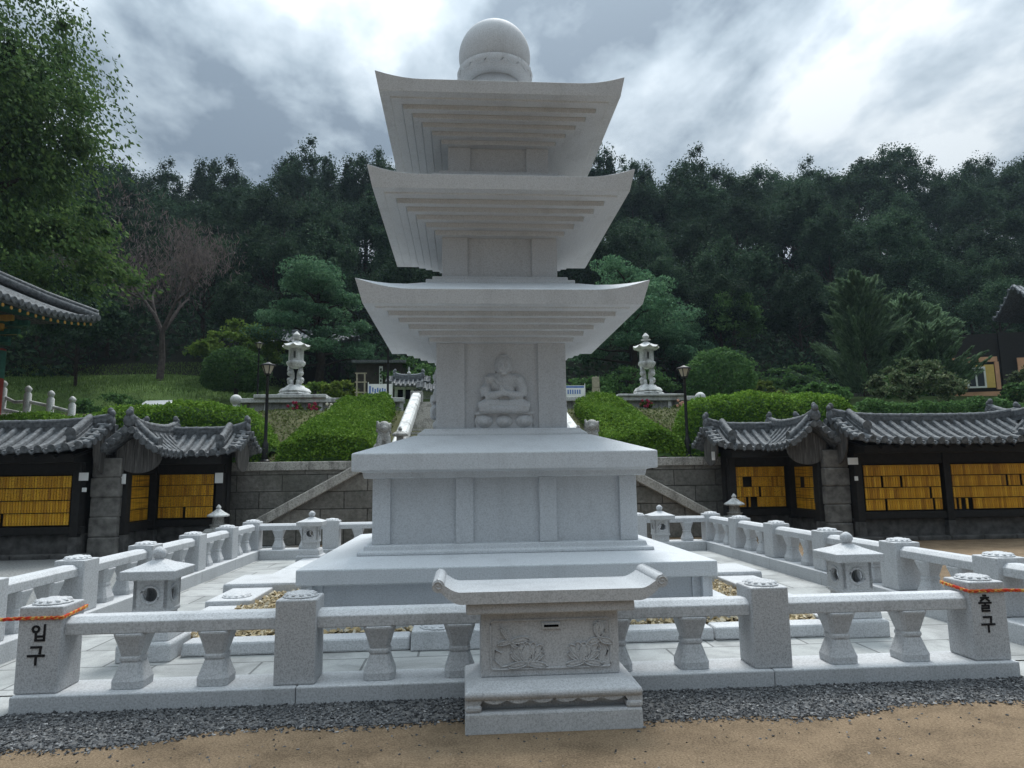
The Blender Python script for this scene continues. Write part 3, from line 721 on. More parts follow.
def white_lantern(loc, label, first=[None]):
    if first[0] is None:
        r_ = empty('stone_lantern', loc)
        MB().sq([(.235, 0), (.235, .15), (.215, .17)]).build('base', GR2, r_, bevel=.012)
        MB().sq([(.195, .17), (.185, .25), (.165, .28)]).build('plinth', GR2, r_, bevel=.008)
        MB().sq([(.135, .28), (.135, .395)]).build('stem', GR2, r_)
        MB().sq([(.155, .395), (.155, .43)]).build('shelf', GR2, r_, bevel=.008)
        fb = MB().sq([(.148, .43), (.148, .445)])
        for k in range(4):
            q = plate_hole(.296, .445, .70, .565, .062, .03); q.xf(Matrix.Rotation(k*math.pi/2, 4, 'Z') @ Matrix.Translation((0, -.148, 0))); fb.add(q.v, q.f)
        fbo = fb.build('fire_box', GR2, r_)
        for k in range(4):
            q = MB().tube([(.078*math.cos(a), -.149, .565+.078*math.sin(a)) for a in np.linspace(0, 2*math.pi, 25)], .010, 6); q.xf(Matrix.Rotation(k*math.pi/2, 4, 'Z')); q.build('window_ring', GR2, fbo, True)
        MB().sq([(.13, .70), (.235, .703), (.24, .782), (.12, .825), (.045, .862)]).build('lantern_roof', GR2, r_, bevel=.008)
        fi = MB().lathe([(.045, .86), (.036, .872), (.05, .884), (.062, .91), (.058, .94), (.035, .965), (.012, .978)], 24); fi.build('finial', GR2, r_, True)
        first[0] = r_
    else:
        r_ = copy_tree(first[0]); r_.location = loc
    return tag(r_, label, 'lantern', 'small white lanterns at the kerb corners')
white_lantern((-3.31, -2.68, .02), 'small white lantern nearest the left gate post inside the front balustrade')
white_lantern((3.36, -2.62, .02), 'small white lantern nearest the right gate post inside the front balustrade')
white_lantern((-3.38, 4.08, .02), 'small white lantern against the rear balustrade on the left of the pagoda')
white_lantern((3.38, 4.08, .02), 'small white lantern against the rear balustrade on the right of the pagoda')

# grey weathered lanterns at the foot of the retaining wall
def grey_lantern(loc, label, s=1.0):
    r_ = tag(empty('stone_lantern', loc), label, 'lantern', 'grey lanterns below the retaining wall')
    MB().lathe([(.30, 0), (.32, .12), (.26, .2), (.17, .28), (.15, .45), (.2, .52)], 8, ph=.39).build('base', OLDST, r_, bevel=.01)
    MB().sq([(.27, .24), (.26, .36), (.21, .43)]).build('plinth', OLDST, r_, bevel=.01)
    MB().lathe([(.19, .43), (.14, .50), (.12, .70)], 8, ph=.39).build('fire_box', OLDST, r_)
    MB().lathe([(.12, .69), (.25, .70), (.25, .735), (.14, .80), (.06, .86)], 8, ph=.39).build('lantern_roof', LANT, r_, bevel=.006)
    MB().lathe([(.07, .85), (.045, .88), (.06, .91), (.03, .96), (.01, .98)], 12).build('finial', LANT, r_, True)
grey_lantern((-6.23, 7.3, .06), 'weathered grey lantern in front of the left corner shelter')
grey_lantern((6.2, 7.3, .12), 'weathered grey lantern in front of the right corner shelter')

# ------------------------------------------------------------------ retaining wall, stairs
rw = tag(empty('retaining_wall', (0, 8.8, 0)), 'long grey block retaining wall with stone coping behind the pagoda', 'wall')
MB().box(-16, 18, 0, .45, -.1, 1.83).build('wall_face', WALLST, rw)
cp = [(-16, -6.0)]+[(-6+k*1.5, -4.5+k*1.5) for k in range(8)]+[(6.0, 18)]
for a, c_ in cp: MB().box(a+.003, c_-.003, -.05, .55, 1.832, 2.055).build('coping', COPE, rw, bevel=.015)
for s, lab in ((-1, 'side stair with sloping stone coping rising towards the pagoda from the left'), (1, 'side stair with sloping stone coping rising towards the pagoda from the right')):
    st = tag(empty('stone_stair', (0, 8.0, 0)), lab, 'stair', 'twin stairs against the retaining wall')
    xa, xb = s*6.35, s*2.95; za, zb = .06, 1.90
    if s > 0: xa, xb = 6.65, 3.25
    MB().prism([(xa, -.05), (xb, -.05), (xb, zb-.1), (xa, za-.06)], 'y', 0, .16).build('stair_cheek', WALLST, st)
    cp_ = MB(); dx, dz = xb-xa, zb-za
    cp_.loft([[(xa, y, za-.10), (xb, y, zb-.10), (xb, y, zb+.16), (xa, y, za+.16)] for y in (-.12, .24)]); cp_.build('sloping_coping', COPE, st, bevel=.02)
    sp_ = MB(); n_ = 11
    for k in range(n_):
        a, c_ = xa+dx*k/n_, xa+dx*(k+1)/n_; sp_.box(min(a, c_), max(a, c_), .241, .795, -.05, .08+(zb-.1)*(k+1)/n_)
    sp_.build('steps', COPE, st)
    MB().box(min(xb, 0), max(xb, 0), .0, .795, -.05, 1.98).build('landing', WALLST, st)
# upper flight on the axis
us = tag(empty('stone_stair', (.3, 9.3, 2.0)), 'wide upper flight of steps with pale sloping side rails climbing to the lantern terrace', 'stair')
sp_ = MB(); n_ = 17
for k in range(n_): sp_.box(-2.44, 2.44, .2+7.9*k/n_, .2+7.9*(k+1)/n_, -.4, 2.5*(k+1)/n_)
sp_.build('steps', COPE, us)
for s in (-1, 1):
    MB().loft([[(s*2.64+d, y, z+h) for d, h in ((-.19, -.5), (.19, -.5), (.19, .34), (.12, .43), (-.12, .43), (-.19, .34))] for y, z in ((.1, 0), (8.2, 2.5))]).build('side_rail', LANT, us, bevel=.02)
    MB().box(s*2.64-.24, s*2.64+.24, 8.22, 8.75, 1.8, 3.0).build('newel', OLDST, us, bevel=.02)

# guardian lions and little lamps on the wall top
def lion(loc, rz, label):
    o = MB(); E_ = o.ell
    E_((0, .10, .30), (.17, .22, .24)); E_((0, -.02, .42), (.15, .15, .2)); E_((0, -.07, .64), (.15, .15, .14)); E_((0, -.19, .60), (.085, .07, .065)); E_((0, -.2, .555), (.07, .06, .03))
    for s in (-1, 1):
        o.tube([(s*.09, -.08, .42), (s*.1, -.15, .2), (s*.1, -.17, .02)], [.07, .06, .07], 10); E_((s*.1, -.2, .04), (.065, .09, .045)); E_((s*.15, .12, .14), (.09, .17, .13)); E_((s*.14, .0, .04), (.06, .12, .045))
        E_((s*.13, -.02, .70), (.03, .03, .04)); E_((s*.05, -.19, .66), (.024, .02, .02))
    for k in range(26):
        a = k*2.4; t = (k/26); E_((.15*math.cos(a), -.02+.12*math.sin(a)*.6+.06, .52+.24*t), (.04, .04, .04), 8, 6)
    E_((0, .33, .42), (.06, .06, .16))
    o.box(-.2, .2, -.3, .32, -.14, .0)
    ob_ = o.build('lion_statue', OLDST, None, 'all'); md = ob_.modifiers.new('remesh', 'REMESH'); md.mode = 'VOXEL'; md.voxel_size = .016; md.use_smooth_shade = True
    ob_.location = loc; ob_.rotation_euler = (0, 0, rz); ob_.scale = (1.15, 1.15, 1.15); tag(ob_, label, 'lion statue', 'guardian lions on the wall')
lion((-2.62, 9.1, 2.22), R(10), 'grey seated lion statue on the wall left of the pagoda body'); lion((3.03, 9.1, 2.22), R(-10), 'grey seated lion statue whose head shows right of the pagoda body')
for x, lab in ((-2.2, 'small grey stone lamp beside the left lion statue'), (2.68, 'small grey stone lamp hidden beside the right lion statue')):
    r_ = tag(empty('stone_lamp', (x, 9.25, 2.05)), lab, 'stone lamp', 'small lamps beside the lions')
    MB().sq([(.13, 0), (.13, .1), (.09, .14), (.09, .66)]).build('post', OLDST, r_, bevel=.01); MB().sq([(.1, .66), (.2, .68), (.2, .73), (.06, .82)]).build('lantern_roof', OLDST, r_, bevel=.01); MB().lathe([(.05, .82), (.06, .87), (.02, .93)], 10).build('finial', OLDST, r_, True)

# ------------------------------------------------------------------ tiled roofs and tablet shelters
def giwa(mb, L, d, ze, zr, sp=.27, up=.12, r=.062, sides=(-1, 1), endup=4):
    dzx = lambda x: up*(abs(x)/(L/2))**endup
    prof = lambda t: ze+(zr-ze)*(1-t)**1.35
    nx, n_t = 24, 6
    for s in sides:
        top = [[(x, s*d*t, prof(t)+dzx(x)) for t in np.linspace(0, 1, n_t+1)] for x in np.linspace(-L/2, L/2, nx+1)]
        o = len(mb.v)
        for row in top: mb.v += row
        for row in top: mb.v += [(x, y, z-.07) for x, y, z in row]
        K = n_t+1; tot = (nx+1)*K
        for i in range(nx):
            for j in range(n_t):
                a = o+i*K+j; mb.f.append((a, a+1, a+K+1, a+K)); mb.f.append((a+tot, a+tot+K, a+tot+K+1, a+tot+1))
            a = o+i*K+n_t; mb.f.append((a, a+tot, a+tot+K, a+K))
        for i in (0, nx):
            for j in range(n_t): a = o+i*K+j; mb.f.append((a, a+1, a+tot+1, a+tot))
        n_r = max(2, int(round(L/sp)))
        for k in range(n_r+1):
            x = -L/2+.04+(L-.08)*k/n_r
            pts, rs = [], []
            for t in np.linspace(.02, 1.03, 13):
                i_ = int(t*4.99) if t < 1 else 5
                pts.append((x, s*d*t, prof(min(t, 1))+dzx(x)+.02)); rs.append(r*(1+.22*((t*4) % 1)))
            mb.tube(pts, rs, 8)
            mb.tube([(x, s*d*1.03, ze+dzx(x)+.015), (x, s*(d*1.03+.035), ze+dzx(x)+.008)], r*1.28, 12)
            if k in (0, n_r):
                sg_ = -1 if k == 0 else 1
                for t in np.linspace(.12, .95, 5):
                    yy_, zz2 = s*d*t, prof(t)+dzx(x)+.03
                    mb.tube([(x-sg_*.12, yy_, zz2+.02), (x+sg_*.13, yy_, zz2-.01)], r*1.05, 8); mb.tube([(x+sg_*.13, yy_, zz2-.01), (x+sg_*.165, yy_, zz2-.015)], r*1.3, 10)
            if k < n_r:
                xm = x+(L-.08)/n_r/2; z = ze+dzx(xm)
                mb.tube([(xm-.5*sp+.07, s*d*1.01, z-.03), (xm, s*d*1.02, z-.085), (xm+.5*sp-.07, s*d*1.01, z-.03)], .028, 6)
    return mb
def ridge_mb(L, z, up=.14, h=.2, wd=.11, orn=True, endup=4):
    mb = MB(); n_ = 24; dzx = lambda x: up*(abs(x)/(L/2))**endup
    xs = np.linspace(-L/2, L/2, n_+1)
    for k, (z0, z1, w_) in enumerate(((0, .055, wd), (.058, .105, wd*.82), (.108, .155, wd*.9), (.158, h, wd*.75))):
        mb.loft([[(x, -w_, z+z0+dzx(x)), (x, w_, z+z0+dzx(x)), (x, w_, z+z1+dzx(x)), (x, -w_, z+z1+dzx(x))] for x in xs])
    m_t = max(6, int(L/.25)); pts, rs = [], []
    for k in range(m_t*4+1):
        x = -L/2+L*k/(m_t*4); pts.append((x, 0, z+h+.02+dzx(x))); rs.append(.068*(1+.13*(k % 4 == 0)))
    mb.tube(pts, rs, 10)
    if orn:
        for s in (-1, 1):
            x = s*L/2; zz_ = z+up
            mb.ell((x+s*.02, 0, zz_+.10), (.05, wd*1.25, .15), 12, 8); mb.ell((x+s*.03, 0, zz_+.27), (.05, .085, .09), 10, 7); mb.ell((x-s*.02, 0, zz_+h+.12), (.07, .06, .09), 10, 7)
    return mb
def hip_mb(x, d, ze, zr, t1=.72, s=-1, up=.1):
    mb = MB(); prof = lambda t: ze+(zr-ze)*(1-t)**1.35
    pts = [(x, s*d*t, prof(t)+up+.05) for t in np.linspace(.05, t1, 8)]
    for dx, z0, z1 in ((.10, 0, .06), (.08, .062, .12)):
        mb.loft([[(px-dx, py, pz+z0), (px+dx, py, pz+z0), (px+dx, py, pz+z1), (px-dx, py, pz+z1)] for px, py, pz in pts])
    mb.tube([(px, py, pz+.15) for px, py, pz in pts], [.075+.01*(i % 2) for i in range(8)], 10)
    px, py, pz = pts[-1]
    mb.tube([(px, py, pz+.14), (px, py+s*.06, pz+.135)], .115, 14)
    mb.ell((px, py+s*.02, pz+.0), (.1, .05, .13), 12, 8)
    return mb
def gable_board(hw, zt, zb, th=.05, n=5):
    poly = [(-hw, zt), (-hw, zt-.18)]+[(-hw*math.cos(a), zt-.18-(zt-.18-zb)*math.sin(a)) for a in np.linspace(.15, math.pi-.15, 13)]+[(hw, zt-.18), (hw, zt), (hw*.5, zt+hw*.42), (0, zt+hw*.72), (-hw*.5, zt+hw*.42)]
    mb = MB().prism(poly, 'y', -th/2, th/2)
    for k in range(1, n): x = -hw+2*hw*k/n; zz_ = zt-.18-(zt-.18-zb)*math.sqrt(max(0, 1-(x/hw)**2)); mb.box(x-.012, x+.012, -th/2-.016, -th/2-.001, zz_+.02, zt+.1)
    return mb
plaq_mb = MB().box(-.0235, .0235, -.012, .012, 0, .245).box(-.02, .02, -.017, -.0125, .19, .228)
plaq_mesh_o = plaq_mb.build('prayer_plaque', PLAQ, bevel=.003); bpy.data.objects.remove(plaq_mesh_o)
plaq_me = [m for m in bpy.data.meshes if m.name.startswith('prayer_plaque')][0]
rest = MB(); n_plaq = [0]
ROWN = ('bottom', 'second lowest', 'second highest', 'top')
def plaque_bay(origin, rz, x0, x1, z0, z1, where, single, gaps):
    T = Matrix.Translation(origin) @ Matrix.Rotation(rz, 4, 'Z'); n_ = int((x1-x0)/.0585); rh = (z1-z0)/4
    for r_ in range(4):
        for k in range(n_):
            x = x0+.03+k*.0585
            if any(g_[0] == r_ and g_[1] <= k < g_[2] for g_ in gaps): continue
            p = T @ Vector((x, 0, z0+r_*rh)); tilt = random.gauss(0, .006)
            if single and n_plaq[0] < 300:
                o = bpy.data.objects.new('prayer_plaque', plaq_me); COL.objects.link(o); o.location = p; o.rotation_euler = (0, tilt, rz); n_plaq[0] += 1
                tag(o, f'golden wooden plaque in the {ROWN[r_]} row of {where}', 'plaque', f'plaques in the {ROWN[r_]} row of {where}')
            else:
                q = MB().box(-.0235, .0235, -.012, .012, 0, .245).xf(Matrix.Translation(p) @ Matrix.Rotation(rz, 4, 'Z') @ Matrix.Rotation(tilt, 4, 'Y')); rest.add(q.v, q.f)
def placed(mb, name, m, parent, loc=(0, 0, 0), rz=0, **k):
    o = mb.build(name, m, parent, **k); o.location = loc; o.rotation_euler = (0, 0, rz); return o

def big_shelter(s, label):
    # local frame mirrored by s; facade at world y 6.2
    xin = 8.42; L = 5.2 if s < 0 else 4.7
    r_ = tag(empty('tablet_shelter', (0, 6.2, 0)), label, 'shelter', 'tile roofed tablet shelters')
    cx = s*(xin+L/2)
    roof_ = placed(giwa(MB(), L, 1.0, 2.27, 2.78, .27, .10), 'tile_roof', TILE, r_, (cx, .25, 0), smooth=True)
    placed(ridge_mb(L+.1, 2.70, .15), 'ridge', TILE, roof_, smooth=True)
    for q in (-1, 1):
        if s < 0 and q < 0: continue
        if s > 0 and q > 0: continue
        placed(hip_mb(q*(L/2-.38), 1.0, 2.27, 2.78), 'hip_ridge', TILE, roof_, smooth=True)
    placed(gable_board(.52, 2.42, 1.76), 'gable_board', GWOOD, r_, (s*(xin-.02), .2, 0), R(90)*(-s)+0, bevel=.004)
    MB().box(min(s*8.72, s*(xin+L)), max(s*8.72, s*(xin+L)), .06, .36, .45, 2.35).build('back_wall', DWOOD, r_)
    MB().box(min(s*8.66, s*(xin+L)), max(s*8.66, s*(xin+L)), -.55, .05, 2.02, 2.20).build('eave_beam', DWOOD, r_, bevel=.01)
    MB().box(min(s*8.66, s*(xin+L)), max(s*8.66, s*(xin+L)), -.12, .058, 1.78, 2.02).build('fascia', DWOOD, r_)
    MB().box(min(s*8.66, s*(xin+L)), max(s*8.66, s*(xin+L)), -.12, .058, .50, .66).build('sill_beam', DWOOD, r_, bevel=.01)
    MB().box(min(s*8.7, s*(xin+L)), max(s*8.7, s*(xin+L)), -.02, .34, -.02, .498).build('stone_base', SILL, r_, bevel=.02)
    for k in range(6): MB().box(s*8.4+k*s*.8 if s > 0 else s*8.4-(k+1)*.8, s*8.4+(k+1)*s*.8-.01 if s > 0 else s*8.4-k*.8-.01, -.24, -.03, -.02, .10).build('ground_slab', SILL, r_, bevel=.03)
    px = [8.72, 10.90, 13.05] if s > 0 else [8.80, 11.0, 13.2]
    for x in px:
        po = MB().box(s*x-.085, s*x+.085, -.16, .05, .44, 2.1).build('post', DWOOD, r_, bevel=.01)
        MB().box(s*x-.10, s*x+.10, -.18, .02, -.02, .438, .015, .015).build('post_stone', SILL, po, bevel=.015)
    # rafters
    for k in range(int(L/.4)): MB().tube([(s*(xin+.2+k*.4), -.7, 2.13), (s*(xin+.2+k*.4), .2, 2.34)], .035, 6).build('rafter', DWOOD, r_)
    return r_
bl = big_shelter(-1, 'long tiled tablet shelter at the far left edge, one open bay of golden plaques')
br_ = big_shelter(1, 'long tiled tablet shelter at the right edge, two bays of golden plaques')
placed(ridge_mb(1.7, 2.72, .22, endup=2), 'ridge', TILE, br_, (13.0, .05, .06), R(90), smooth=True)
placed(giwa(MB(), 1.6, .62, 2.33, 2.8, .27, .1), 'side_roof', TILE, br_, (13.05, .05, .03), R(90), smooth=True)
plaque_bay((0, 6.09, 0), 0, 8.86, 10.75, .70, 1.76, 'the bay by the right stone pier', True, [(0, 8, 9), (1, 27, 28), (0, 28, 29), (2, 7, 8), (2, 15, 16)])
plaque_bay((0, 6.09, 0), 0, 11.02, 12.9, .70, 1.76, 'the bay at the right edge', True, [(0, 1, 2), (0, 3, 5), (0, 6, 8), (2, 23, 24), (2, 29, 30)])
plaque_bay((0, 6.09, 0), 0, -10.62, -8.9, .70, 1.76, 'the left edge shelter', True, [(0, 5, 6)])
plaque_bay((0, 6.09, 0), 0, -13.0, -11.1, .70, 1.76, '', False, [])
def corner_shelter(s, label):
    r_ = tag(empty('tablet_shelter', (0, 8.0, 0)), label, 'shelter', 'tile roofed tablet shelters')
    cx = s*7.2; L = 2.5
    rf = placed(giwa(MB(), L, .85, 2.25, 2.72, .25, .10), 'tile_roof', TILE, r_, (cx, .30, 0), smooth=True)
    placed(ridge_mb(L, 2.66, .16), 'ridge', TILE, rf, smooth=True)
    placed(hip_mb(-s*(L/2-.42), .85, 2.25, 2.72, .8), 'hip_ridge', TILE, rf, smooth=True)
    wf = placed(giwa(MB(), 2.3, .62, 2.22, 2.74, .25, .06), 'wing_roof', TILE, r_, (s*7.82, -.65, 0), R(90), smooth=True)
    placed(ridge_mb(2.4, 2.68, .16, endup=3), 'ridge', TILE, wf, smooth=True)
    placed(hip_mb(-1.0, .62, 2.22, 2.74, .86, s, .02), 'hip_ridge', TILE, wf, smooth=True)
    placed(hip_mb(-1.0, .62, 2.22, 2.74, .86, -s, .02), 'hip_ridge', TILE, wf, smooth=True)
    placed(gable_board(.48, 2.30, 1.78), 'gable_board', GWOOD, r_, (s*7.68, -1.62, 0), 0, bevel=.004)
    placed(gable_board(.46, 2.35, 1.80), 'gable_board', GWOOD, r_, (s*6.02, .22, 0), R(90)*s, bevel=.004)
    a, c_ = sorted((s*6.3, s*8.05))
    MB().box(a, c_, .06, .3, .48, 2.35).build('back_wall', DWOOD, r_); MB().box(a, c_, -.5, .058, 2.0, 2.2).build('eave_beam', DWOOD, r_); MB().box(a, c_, -.1, .058, 1.78, 2.0).build('fascia', DWOOD, r_)
    MB().box(a, c_, -.1, .058, .52, .67).build('sill_beam', DWOOD, r_); MB().box(a, c_, -.02, .29, -.02, .518).build('stone_base', SILL, r_, bevel=.02)
    a, c_ = sorted((s*8.08, s*8.3))
    MB().box(a, c_, -1.5, .058, .48, 2.3).build('wing_wall', DWOOD, r_); MB().box(a+(-.03 if s > 0 else 0), c_+(.03 if s < 0 else 0), -1.5, .0, -.02, .478).build('wing_base', SILL, r_, bevel=.02)
    a, c_ = sorted((s*7.94, s*8.078)); MB().box(a, c_, -1.52, -.105, 1.78, 2.05).build('wing_fascia', DWOOD, r_); MB().box(a, c_, -1.52, -.105, .5, .68).build('wing_sill', DWOOD, r_)
    for x, y in ((s*6.42, -.1), (s*7.98, -.1), (s*8.0, -1.5)):
        po = MB().box(x-.08, x+.08, y-.08, y+.14, .44, 2.15).build('post', DWOOD, r_, bevel=.01); MB().box(x-.095, x+.095, y-.1, y+.14, -.02, .438, .012, .012).build('post_stone', SILL, po, bevel=.012)
    return r_
cl = corner_shelter(-1, 'L shaped tiled tablet shelter left of the pagoda with a front gable')
cr_ = corner_shelter(1, 'L shaped tiled tablet shelter right of the pagoda with a front gable')
plaque_bay((0, 7.89, 0), 0, -7.86, -6.52, .72, 1.77, '', False, [(0, 10, 11)]); plaque_bay((-8.06, 6.55, 0), R(90), .05, 1.25, .70, 1.76, '', False, [])
plaque_bay((0, 7.89, 0), 0, 6.52, 7.86, .74, 1.77, '', False, [(0, 4, 5), (0, 6, 9), (1, 10, 11), (2, 3, 7)]); plaque_bay((8.06, 7.85, 0), R(-90), .05, 1.25, .70, 1.76, '', False, [(2, 4, 8)])
tag(rest.build('prayer_plaques', PLAQ), 'remaining golden wooden prayer plaques in rows in the left and corner shelters', 'plaques', kind='stuff')
for s, lab in ((-1, 'rough grey stone pier between the two left shelters'), (1, 'rough grey stone pier between the two right shelters')):
    p_ = tag(empty('stone_pier', (s*8.32, 6.55, 0)), lab, 'stone pier', 'stone piers between shelters')
    for k in range(5): MB().box(-.30+random.uniform(-.015, .015), .30+random.uniform(-.015, .015), -.28+random.uniform(-.02, .02), .3, -.02+k*.43, .405+k*.43).build('block', PIER, p_, bevel=.03)
    MB().box(-.27, .27, -.25, .29, -.02, 2.1).build('core', PIER, p_)
# white tags and a pale bracket on the posts
for x, y, z, w_, h_, lab in ((-8.62, 5.98, 1.72, .19, .17, 'pale plate under the gable board of the left edge shelter'), (-8.60, 6.0, 1.44, .09, .09, 'small white box on the post of the left edge shelter'), (-7.99, 6.38, 1.66, .11, .22, 'white notice on the front post of the left corner shelter'),
                           (-6.42, 7.79, 1.66, .19, .25, 'white notice on the inner post of the left corner shelter'), (8.56, 5.98, 1.84, .24, .16, 'pale bracket plate beside the right stone pier'), (8.62, 6.0, 1.44, .08, .10, 'small white box on the post beside the right pier'), (5.99, 7.9, 2.05, .15, .22, 'white notice on the gable of the right corner shelter')):
    mb = MB().box(x-w_/2, x+w_/2, y-.02, y, z-h_/2, z+h_/2); mb.box(x-w_/2+.01, x+w_/2-.01, y-.024, y-.02, z-h_/2+.01, z+h_/2-.01)
    tag(mb.build('notice_plate', WHITE, bevel=.003), lab, 'notice')

# ------------------------------------------------------------------ vegetation builders
def blob_points(n, c, r, clumps=28, cr=.34, seed=0, shell=.55):
    rg_ = np.random.default_rng(seed); d = rg_.normal(size=(clumps, 3)); d[:, 2] = np.abs(d[:, 2])*1.0-.35; d /= np.linalg.norm(d, axis=1)[:, None]
    rad = rg_.uniform(shell, 1.0, clumps)[:, None]; cc = d*rad*np.array(r)*(1-cr*.6)
    k = rg_.integers(0, clumps, n); q = rg_.normal(size=(n, 3)); q /= np.linalg.norm(q, axis=1)[:, None]; q *= np.clip(np.abs(rg_.normal(0, .62, n)), .1, .86+.12*rg_.random(n))[:, None]
    sz = rg_.uniform(.5, 1.4, clumps)[k][:, None]*cr
    p = cc[k]+q*sz*np.array(r)*np.array([1, 1, .75]); return p+np.array(c)
def limbs(mb, base, top, spread, n, r0, seed):
    rd = random.Random(seed); base = Vector(base); top = Vector(top); ax = top-base
    mb.tube([base, base+ax*.35+Vector((rd.uniform(-.1, .1), rd.uniform(-.1, .1), 0)), base+ax*.7, top], [r0*1.25, r0*.85, r0*.5, r0*.15], 8)
    for k in range(n):
        t = rd.uniform(.35, .85); a = rd.uniform(0, 6.28); p = base+ax*t; q = p+Vector((math.cos(a)*spread*rd.uniform(.5, .95), math.sin(a)*spread*rd.uniform(.5, .95), ax.length*rd.uniform(.1, .35)))
        m_ = p.lerp(q, .5)+Vector((0, 0, -.05*spread)); mb.tube([p, m_, q], [r0*.4, r0*.25, r0*.07], 6)
    return mb
def proto_tree(name, h, cr, ch, nleaf, lsize, mat_, seed, clumps=34, ccr=.33, trunk_r=.16, bark=BARK, up=.4):
    """origin at the trunk foot; not tagged"""
    r_ = empty(name, (0, 0, 0)); limbs(MB(), (0, 0, -.3), (0, 0, h-ch*.45), cr*.8, 9, trunk_r, seed).build('trunk', bark, r_, True)
    P = blob_points(nleaf, (0, 0, h-ch/2), (cr, cr, ch/2), clumps, ccr, seed)
    quads('crown', leaves(P, lsize, .6, up), mat_, r_); return r_
used = {}
def put(proto, loc, rz, s, label, cat, group=None, sz=None):
    if proto.name not in used: used[proto.name] = 1; o = proto
    else: o = copy_tree(proto)
    o.location = loc; o.rotation_euler = (0, 0, rz); o.scale = (s, s, sz or s); return tag(o, label, cat, group)

# forest
FP = [proto_tree('forest_tree', 11.5+.8*(i % 3), 3.5+.35*(i % 3), 10.4+.5*(i % 2), 17000, .21, LF_FOREST, 40+i, 40+7*i, .26+.02*(i % 3), .2, BARK, .8) for i in range(5)]
FT = [proto_tree('forest_tree', 14.5, 3.2, 11.5, 16000, .21, LF_FOREST, 61, 64, .27, .2, BARK, .8), proto_tree('forest_tree', 13.5, 3.6, 10.5, 16000, .21, LF_FOREST, 66, 60, .27, .2, BARK, .8)]
rows = [(33.5, 4.6, .62), (38, 4.8, .72), (43, 5.0, .82), (48.5, 5.2, .9), (54.5, 5.3, .95), (60, 5.0, .98), (65, 4.8, 1.0), (70, 4.8, 1.0)]
cnt = 0
FILL = [(-7.2, 50, .95), (-8.6, 57, 1.0), (31, 51, .95), (29.5, 58, 1.0), (22, 52, .9), (-13, 53, .9), (33.5, 56, .95), (-5.5, 55, 1.0)]
for ri, (y, spc, s0) in enumerate(rows):
    half = (y+9.4)*.80+5; x = -half+random.uniform(0, 3)
    while x < half+8:
        xx, yy = x+random.uniform(-.7, .7), y+random.uniform(-1.2, 1.2)
        skip_ = (ri == 0 and (-12 < xx < 16 or -22 < xx < -15))
        if not skip_:
            tall = ri >= 5 and random.random() < .3
            pr = random.choice(FT) if tall else random.choice(FP)
            side = 'left' if xx < .07*(yy+9.4)-.5 else 'right'
            band = 'on the skyline of the wooded hill' if ri >= 5 else 'packed on the wooded slope' if ri >= 2 else 'at the foot of the wooded hill'
            put(pr, (xx, yy, hill_z(xx, yy)-.3), random.random()*6.28, s0*random.uniform(.85, 1.16), f'dark broadleaf tree {band}, {side} of the pagoda', 'tree', f'forest trees {band}, {side} of the pagoda'); cnt += 1
        x += spc*random.uniform(.88, 1.08)
for xx, yy, s_ in FILL:
    put(random.choice(FP), (xx, yy, hill_z(xx, yy)-.3), random.random()*6.28, s_, f'dark broadleaf tree packed on the wooded slope, {"left" if xx < 2 else "right"} of the pagoda', 'tree', f'forest trees packed on the wooded slope, {"left" if xx < 2 else "right"} of the pagoda')
# dark understorey
P = []
for k in range(70000):
    x = random.uniform(-58, 64); y = 30.5+38*random.random()**1.3; 
    if -23 < x < -9 and y < 33.5: continue
    P.append((x, y, hill_z(x, y)+random.random()**1.5*(2.6+max(0, y-38)*.2)))
tag(quads('undergrowth', leaves(np.array(P), .36, .6, .3), LF_FOREST), 'dark tangled undergrowth along the lower edge of the forest', 'undergrowth', kind='stuff')

# big tree at the left edge
zt = tag(empty('leafy_tree', (-20.9, 17.5, 3.6)), 'big green leafy tree filling the upper left corner above the temple roof', 'tree')
limbs(MB(), (0, 0, -.5), (.3, 0, 13), 4.5, 16, .4, 5).build('trunk', BARK, zt, True)
PZ = np.concatenate([blob_points(95000, (.2, -.5, 11.2), (7.3, 6.2, 9.2), 200, .26, 9, .4), blob_points(20000, (4.2, -1.0, 6.0), (4.4, 4.5, 3.6), 54, .24, 10, .4)])
dz = np.stack([PZ[:, 0]*.08, PZ[:, 1]*.08, -np.full(len(PZ), .55)], 1)
quads('crown', leaves(PZ, .21, .44, .5, dz), LF_ZELK, zt)
# bare reddish tree
bt = tag(empty('bare_tree', (-17.4, 29.5, hill_z(-17.4, 29.5)-.1)), 'sparse reddish brown tree with bare twigs on the left lawn', 'tree')
tw = MB(); rd = random.Random(3)
def branch(p, d, L, r, lev):
    q = p+d*L; m_ = p.lerp(q, .5)+Vector((rd.gauss(0, .05*L), rd.gauss(0, .05*L), rd.gauss(0, .03*L)))
    tw.tube([p, m_, q], [r, r*.85, r*.65], 6 if lev < 3 else 4, False)
    if lev >= 6: TIPS.append(q); return
    for k in range(2 if lev else 4):
        nd_ = (d+Vector((rd.gauss(0, .42), rd.gauss(0, .42), rd.gauss(.06, .25)))).normalized(); branch(q, nd_, L*rd.uniform(.66, .86), r*.6, lev+1)
    if lev > 2: TIPS.append(m_)
TIPS = []
branch(Vector((0, 0, 0)), Vector((0, 0, 1)), 2.8, .20, 0); tw.build('trunk', BARKG, bt, False)
PT = np.array([tuple(p) for p in TIPS]); PT = np.repeat(PT, 26, 0)+rng.normal(size=(len(PT)*26, 3))*.45
quads('crown', leaves(PT, .36, .13, .2, np.tile(np.array([0, 0, .7]), (len(PT), 1))), LF_BARE, bt)

